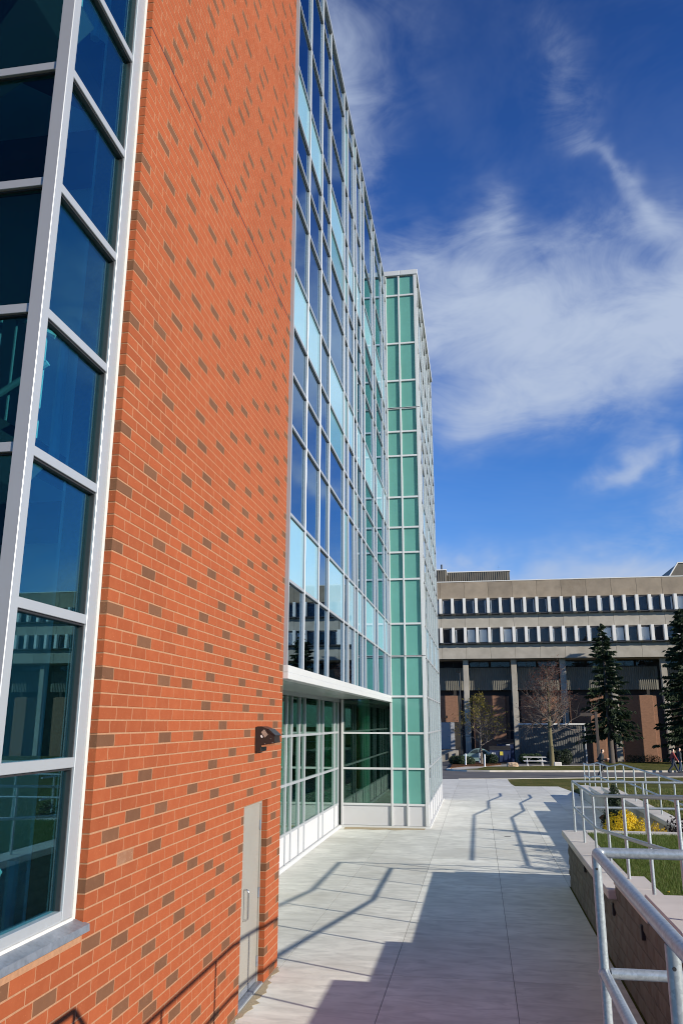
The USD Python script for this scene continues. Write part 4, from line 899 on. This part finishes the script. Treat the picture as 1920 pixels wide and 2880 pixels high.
# ================================================================ STREET THINGS
sh = thing('metal_shed', 'low corrugated grey metal enclosure with a white top edge before the concrete building', 'shed')
put('walls', MB().box(4.06, 10.45, 85.62, 85.7, GZ, 2.93).box(10.37, 10.45, 85.7, 87.9, GZ, 2.93).box(4.06, 4.14, 85.7, 87.9, GZ, 2.93), 'shed_siding', sh)
m = MB()
for q in np.arange(4.08, 10.3, 0.22): m.prism([(q, 85.62), (q + 0.03, 85.60), (q + 0.10, 85.60), (q + 0.13, 85.62)], GZ, 2.93, 2)
put('corrugation', m, 'shed_siding', sh)
put('top_flashing', MB().cbox(3.98, 10.55, 85.5, 85.78, 2.935, 3.06, 0.01), 'curtain_white', sh)
put('corner_trim', MB().cbox(10.38, 10.52, 85.52, 85.64, GZ, 2.93, 0.01), 'roller_door', sh)

lp = thing('street_lamp', 'tall thin dark lamp post rising behind the young tree on the left', 'lamp post', loc=(-1.62, 78.0, zg(78)))
put('pole', MB().tube([(0, 0, 0), (0, 0, 8.35)], [0.09, 0.06], 10), 'lamp_black', lp, smooth=40)
put('lamp_head', MB().cbox(-0.36, 0.14, -0.1, 0.1, 8.35, 8.47, 0.03), 'lamp_black', lp); put('base', MB().cbox(-0.16, 0.16, -0.16, 0.16, 0.0, 0.35, 0.02), 'lamp_black', lp)
lp = thing('street_lamp', 'brown lamp post with a flat shoebox head before the ragged spruce', 'lamp post', loc=(10.43, 76.77, zg(76.77)))
put('pole', MB().cbox(-0.12, 0.12, -0.12, 0.12, 0, 4.72, 0.02), 'lamp_brown', lp); put('arm', MB().box(-0.32, -0.121, -0.05, 0.05, 4.44, 4.54), 'lamp_brown', lp)
put('lamp_head', MB().prism([(-1.42, 4.36), (-1.34, 4.62), (-0.40, 4.62), (-0.32, 4.36)], -0.28, 0.28, 1), 'lamp_brown', lp)
put('lens', MB().box(-1.36, -0.38, -0.22, 0.22, 4.33, 4.358), 'lamp_lens', lp)

def bollard(x, y, h, label):
    t = thing('bollard', label, 'bollard', group='white bollards at the mulch island', loc=(x, y, zg(y) + 0.12))
    put('post', MB().tube([(0, 0, -0.1), (0, 0, h), (0, 0, h + 0.02)], [0.06, 0.06, 0.035], 12), 'post_white', t, smooth=40); put('base_plate', MB().cbox(-0.1, 0.1, -0.1, 0.1, 0.0, 0.015, 0.004), 'post_white', t)
bollard(-1.22, 72.6, 0.95, 'white bollard standing left in front of the evergreen shrubs'); bollard(0.38, 70.3, 0.95, 'white bollard nearest the kerb, between the mulch and the boulder')
bollard(-0.03, 79.2, 0.9, 'white bollard partly hidden behind the young tree trunk'); bollard(-0.62, 81.0, 0.9, 'white bollard farthest back, before the green car')

pt = thing('picnic_table', 'pale picnic table with benches on the grass verge beside the boulder', 'table', loc=(4.6, 73.1, zg(73.1) + 0.12))
for k in range(4): put('top_plank', MB().cbox(-0.95, 0.95, -0.36 + 0.18 * k, -0.19 + 0.18 * k, 0.70, 0.745, 0.006), 'table_paint', pt)
for y in (-0.72, 0.58): put('bench_plank', MB().cbox(-0.95, 0.95, y, y + 0.14, 0.40, 0.44, 0.006), 'table_paint', pt); put('bench_plank', MB().cbox(-0.95, 0.95, y + 0.145, y + 0.25, 0.40, 0.44, 0.006), 'table_paint', pt)
for x in (-0.62, 0.62):
    for s in (-1, 1): put('leg', MB().tube([(x, s * 0.62, 0.0), (x, s * 0.18, 0.70)], 0.03, 6), 'table_paint', pt)
    put('crossbar', MB().box(x - 0.02, x + 0.02, -0.72, 0.82, 0.345, 0.398), 'table_paint', pt); put('brace', MB().tube([(x, 0, 0.37), (x * 0.35, 0, 0.69)], 0.022, 6), 'table_paint', pt)

def rock(name, label, loc, size, seed, mat, cat):
    s = trimesh.creation.icosphere(3, 1.0); v = s.vertices.copy(); v = v / np.abs(v).max(1, keepdims=True) ** 0.5
    v *= (0.75 + 0.5 * meshkit.fbm(v * 1.6 + seed, 3))[:, None] if hasattr(meshkit, 'fbm') else 1
    v = v * np.array(size); v[:, 2] = np.maximum(v[:, 2], -size[2] * 0.5) + size[2] * 0.5
    usd = put(name, (v + np.array(loc), s.faces), mat, None, label=label, cat=cat); return usd
rock('boulder', 'tan split boulder on the grass verge left of the picnic table', (2.62, 70.4, zg(70.4) + 0.12), (0.46, 0.35, 0.25), 3.0, 'boulder_rock', 'boulder')
put('stone_block', MB().cbox(6.25, 6.85, 73.3, 73.8, zg(73.5) + 0.1, zg(73.5) + 0.44, 0.03), 'white_block', label='squared pale stone block on the verge right of the budding tree', cat='stone')

# car
car = thing('parked_car', 'pale green rounded compact car parked behind the mulch island shrubs', 'car', loc=(-0.25, 81.6, zg(81.6)), rotz=0.0)
side = [(-1.72, 0.30), (-1.76, 0.55), (-1.62, 0.74), (-1.25, 0.88), (-0.88, 0.96), (-0.55, 1.24), (-0.15, 1.42), (0.25, 1.44), (0.70, 1.34), (1.15, 1.08), (1.52, 0.86), (1.70, 0.62), (1.70, 0.34), (1.3, 0.25), (-1.3, 0.25)]
sl = MB()
def loft(mb, outline, widths):
    c = Polygon(outline); n = len(widths); o = np.array(outline); k = len(o); cen = np.array([0, 0.62]); V = []
    for y, s in widths: V += [(p[0], y, p[1]) for p in (cen + (o - cen) * s)]
    f = [(i * k + j, i * k + (j + 1) % k, (i + 1) * k + (j + 1) % k, (i + 1) * k + j) for i in range(n - 1) for j in range(k)]
    mb.raw(V, f); tri = trimesh.creation.triangulate_polygon(c, engine='earcut')[1]
    for off, fl in ((0, 1), ((n - 1) * k, -1)): mb.raw(np.array(V[off:off + k]), (tri % k)[:, ::fl])
loft(sl, side, [(-0.80, 0.93), (-0.76, 0.98), (-0.6, 1.0), (0.6, 1.0), (0.76, 0.98), (0.80, 0.93)])
put('body', sl, 'car_paint', car, smooth=35)
for poly in ([(-0.72, 0.98), (-0.48, 1.20), (-0.12, 1.35), (0.10, 1.36), (0.10, 0.97)], [(0.15, 0.97), (0.15, 1.36), (0.48, 1.32), (0.86, 1.10), (0.92, 0.98)]):
    put('side_window', MB().prism(poly, -0.806, -0.795, 1), 'car_glass', car)
put('windscreen', MB().prism([(-0.93, 0.965), (-0.575, 1.255), (-0.56, 1.235), (-0.91, 0.95)], -0.55, 0.55, 1), 'car_glass', car)
for x in (-1.08, 1.06):
    for y in (-0.74, 0.74):
        w = put('wheel', MB().tube([(x, y - 0.09, 0.31), (x, y + 0.09, 0.31)], 0.31, 20), 'tyre', car, smooth=40); put('rim', MB().tube([(x, y - 0.1 if y < 0 else y + 0.1, 0.31), (x, y, 0.31)], 0.19, 14), 'steel', w)
    put('wheel_arch', MB().tube([(x + 0.42 * math.cos(q), -0.79, 0.31 + 0.42 * math.sin(q)) for q in np.linspace(0.05, 3.09, 12)], 0.035, 6), 'car_paint', car, smooth=40)
put('headlight', MB().sphere((-1.55, -0.60, 0.66), 0.11, 2, (0.6, 1, 0.8)), 'label_white', car, smooth=True); put('headlight', MB().sphere((-1.55, 0.60, 0.66), 0.11, 2, (0.6, 1, 0.8)), 'label_white', car, smooth=True)

def dumpster(label, x0, x1, y, h, d):
    t = thing('dumpster', label, 'dumpster', group=None, loc=(0, 0, zg(y)))
    put('bin', MB().prism([(y, 0.12), (y - 0.12, h * 0.78), (y - 0.12, h * 0.82), (y + d, h), (y + d, 0.12)], x0, x1, 0), 'dumpster_blue', t)
    put('lid', MB().prism([(y - 0.18, h * 0.82), (y - 0.18, h * 0.86), (y + d, h + 0.06), (y + d, h + 0.005)], x0 - 0.03, x1 + 0.03, 0), 'gasket', t)
    for q in np.linspace(x0 + 0.1, x1 - 0.2, 5): put('rib', MB().box(q, q + 0.08, y - 0.10, y, 0.15, h * 0.7), 'dumpster_blue', t)
    for q in (x0 + 0.2, x1 - 0.3): put('caster', MB().tube([(q, y + 0.2, 0.07), (q + 0.08, y + 0.2, 0.07)], 0.07, 10), 'tyre', t)
    return t
t = dumpster('dark blue dumpster with a small yellow label, beside the green car', 0.95, 2.95, 82.6, 1.55, 1.3)
put('yellow_label', MB().box(1.92, 2.22, 82.46, 82.475, 0.78, 1.12), 'label_yellow', t); put('white_mark', MB().box(1.15, 1.24, 82.46, 82.475, 0.72, 1.02).box(1.27, 1.36, 82.46, 82.475, 0.72, 1.02).box(1.42, 1.47, 82.46, 82.475, 0.78, 1.02), 'label_white', t)
t = dumpster('taller dark blue dumpster with white labels standing behind the other dumpster', 1.75, 3.35, 84.4, 2.2, 1.5)
put('white_label', MB().box(2.62, 2.98, 84.2, 84.275, 1.70, 1.80), 'label_white', t); put('white_label', MB().box(2.15, 2.55, 84.2, 84.275, 1.42, 1.62), 'label_white', t)

# ================================================================ PEOPLE
def skeleton(joints, bones, edge=0.03, it=10):
    parts = []
    for a, b in bones:
        pts = []
        for j in (a, b):
            c, rr_ = np.array(joints[j][0]), joints[j][1]; pts.append(trimesh.creation.icosphere(2, 1.0).vertices * rr_ + c)
        parts.append(manifold3d.Manifold.hull_points(np.vstack(pts)))
    M = manifold3d.Manifold.batch_boolean(parts, manifold3d.OpType.Add).refine_to_length(edge).to_mesh()
    m = trimesh.Trimesh(M.vert_properties[:, :3], M.tri_verts); trimesh.smoothing.filter_taubin(m, iterations=it); return m
def person(label, loc, J, heading, height, coat, legs, sheen, hem=None, shoes='shoe', coat_under=None):
    """J: joints in a local frame, x = walking direction, y = left, z up"""
    t = thing('person', label, 'person', loc=loc, rotz=heading, scale=height / 1.75)
    j = {k: (np.array(v[0], float), v[1]) for k, v in J.items()}
    for s in 'lr':                                          # five fingers and a thumb on each hand
        w, e = j['wrist_' + s][0], j['elbow_' + s][0]; d = (w - e) / np.linalg.norm(w - e); side = np.cross(d, [0, 1, 0]); side /= np.linalg.norm(side) + 1e-9
        j['palm_' + s] = (w + d * 0.08, 0.026)
        for q in range(4):
            o = side * (q - 1.5) * 0.019; L = (0.066, 0.078, 0.072, 0.055)[q]; cv = np.array([0, -0.018 if s == 'l' else 0.018, 0])
            j[f'k{q}{s}'] = (w + d * 0.085 + o, 0.010); j[f'f{q}{s}'] = (w + d * (0.085 + L * 0.5) + o + cv * 0.4, 0.009); j[f't{q}{s}'] = (w + d * (0.085 + L * 0.85) + o + cv * 1.6, 0.008)
        j['th0' + s] = (w + d * 0.03 + side * 0.026, 0.011); j['th1' + s] = (w + d * 0.085 + side * 0.052, 0.009)
    bones = [('head', 'crown'), ('head', 'jaw'), ('head', 'neck'), ('neck', 'chest'), ('nose', 'brow'), ('chin', 'jaw'), ('ear_l', 'head'), ('ear_r', 'head'), ('chest', 'shoulder_l'), ('chest', 'shoulder_r'), ('chest', 'waist'), ('waist', 'hip_l'), ('waist', 'hip_r')]
    for s in 'lr': bones += [(f'shoulder_{s}', f'elbow_{s}'), (f'elbow_{s}', f'wrist_{s}'), (f'wrist_{s}', f'palm_{s}'), (f'wrist_{s}', f'th0{s}'), (f'th0{s}', f'th1{s}'), (f'hip_{s}', f'knee_{s}'), (f'knee_{s}', f'ankle_{s}'), (f'ankle_{s}', f'toe_{s}')]
    for s in 'lr':
        for q in range(4): bones += [(f'palm_{s}', f'k{q}{s}'), (f'k{q}{s}', f'f{q}{s}'), (f'f{q}{s}', f't{q}{s}')]
    put('body', (lambda m: (m.vertices, m.faces))(skeleton(j, bones, 0.016, 4)), 'skin', t, smooth=True)
    def wear(name, keys, grow_, mat, extra=(), it=8):
        jj = {k: (v[0], v[1] + grow_) for k, v in j.items()}; m = skeleton({**jj, **dict(extra)}, keys, 0.03, it); put(name, (m.vertices, m.faces), mat, t, smooth=True)
    cuff = {f'cuff_{s}': (j[f'wrist_{s}'][0] * 0.97 + j[f'elbow_{s}'][0] * 0.03, j[f'wrist_{s}'][1] + 0.016) for s in 'lr'}
    hemp = {'hem': ((j['hip_l'][0] + j['hip_r'][0]) / 2 + np.array([0, 0, -0.03]), 0.155)}
    wear('jacket', [('chest', 'shoulder_l'), ('chest', 'shoulder_r'), ('chest', 'waist'), ('waist', 'hem'), ('shoulder_l', 'elbow_l'), ('shoulder_r', 'elbow_r'), ('elbow_l', 'cuff_l'), ('elbow_r', 'cuff_r'), ('chest', 'collar')], 0.022, coat,
         extra=list(cuff.items()) + list(hemp.items()) + [('collar', (j['neck'][0] - np.array([0.02, 0, 0.02]), 0.075))])
    wear('trousers', [('waist', 'hip_l'), ('waist', 'hip_r'), ('hip_l', 'knee_l'), ('knee_l', 'ankle_l'), ('hip_r', 'knee_r'), ('knee_r', 'ankle_r')], 0.02, legs)
    for s in 'lr': wear('shoe', [(f'ankle_{s}', f'heel_{s}'), (f'heel_{s}', f'toe_{s}'), (f'ankle_{s}', f'toe_{s}')], 0.012, shoes, extra=[(f'heel_{s}', (j[f'ankle_{s}'][0] + np.array([-0.045, 0, -0.055]), 0.04))], it=3)
    c = j['crown'][0]; h = j['head'][0]
    jj = {'a': (c + np.array([-0.01, 0, 0.008]), 0.088), 'b': (h + np.array([-0.045, 0, 0.0]), 0.085), 'd': (h + np.array([-0.06, 0, -0.05]), 0.06)}
    m = skeleton(jj, [('a', 'b'), ('b', 'd')], 0.03, 3); put('hair', (m.vertices, m.faces), 'hair_dark', t, smooth=True)
    for s in (-1, 1): put('eye', MB().sphere(j['nose'][0] + np.array([-0.022, s * 0.032, 0.035]), 0.011, 1), 'gasket', t)
    put('mouth', MB().sphere(j['chin'][0] + np.array([0.012, 0, 0.035]), 0.014, 1, (0.5, 1.4, 0.35)), 'cloth_red', t)
    return t
def pose(hip_z, lean, legL, legR, armL, armR):
    """legs: (knee x, knee z, ankle x, ankle z); arms: (elbow x, elbow z, wrist x, wrist z)"""
    l = lambda z: lean * (z - hip_z)
    J = {'hip_l': ((0, 0.09, hip_z), 0.098), 'hip_r': ((0, -0.09, hip_z), 0.098), 'waist': ((l(hip_z + 0.18), 0, hip_z + 0.18), 0.125), 'chest': ((l(hip_z + 0.42), 0, hip_z + 0.42), 0.145), 'neck': ((l(hip_z + 0.60) + 0.01, 0, hip_z + 0.60), 0.055),
         'shoulder_l': ((l(hip_z + 0.48), 0.185, hip_z + 0.48), 0.062), 'shoulder_r': ((l(hip_z + 0.48), -0.185, hip_z + 0.48), 0.062)}
    hz, hx = hip_z + 0.74, l(hip_z + 0.74) + 0.03
    J.update(head=((hx, 0, hz), 0.086), crown=((hx - 0.015, 0, hz + 0.035), 0.085), jaw=((hx + 0.03, 0, hz - 0.06), 0.055), chin=((hx + 0.055, 0, hz - 0.085), 0.028), nose=((hx + 0.095, 0, hz - 0.025), 0.014), brow=((hx + 0.078, 0, hz + 0.02), 0.016),
             ear_l=((hx - 0.005, 0.085, hz - 0.01), 0.018), ear_r=((hx - 0.005, -0.085, hz - 0.01), 0.018))
    for s, y, (kx, kz, ax, az_), (ex, ez, wx, wz) in (('l', 0.1, legL, armL), ('r', -0.1, legR, armR)):
        J[f'knee_{s}'] = ((kx, y, kz), 0.06); J[f'ankle_{s}'] = ((ax, y, az_), 0.042); dx, dz = (0.15, -0.055) if az_ < 0.14 else (0.11, -0.12); J[f'toe_{s}'] = ((ax + dx, y, az_ + dz), 0.032)
        J[f'elbow_{s}'] = ((ex, y * 2.25, ez), 0.046); J[f'wrist_{s}'] = ((wx, y * 1.9, wz), 0.033)
    return J
person('person in black running along the road, arms bent, white shoes', (7.8, 56.77, zg(56.77)), pose(0.93, 0.18, (0.36, 0.72, 0.02, 0.48), (0.02, 0.50, -0.22, 0.10), (-0.18, 1.14, 0.12, 1.06), (0.02, 1.12, 0.40, 1.16)), math.radians(-8), 1.72, 'cloth_black', 'cloth_black', 0)
person('person in a dark red jacket striding, left of the walking pair', (14.12, 65.1, zg(65.1)), pose(0.90, 0.05, (0.18, 0.52, 0.34, 0.09), (-0.10, 0.50, -0.42, 0.14), (-0.12, 1.10, -0.02, 0.86), (0.16, 1.10, 0.30, 0.90)), math.radians(3), 1.70, 'cloth_red', 'denim_dark', 0, shoes='cloth_black')
person('person in a black jacket and blue jeans, right of the walking pair', (14.72, 65.7, zg(65.7)), pose(0.93, 0.03, (0.10, 0.50, 0.08, 0.09), (0.02, 0.50, -0.12, 0.10), (0.02, 1.12, 0.10, 0.88), (-0.02, 1.12, 0.06, 0.88)), math.radians(0), 1.74, 'cloth_black', 'denim', 0, shoes='cloth_black')
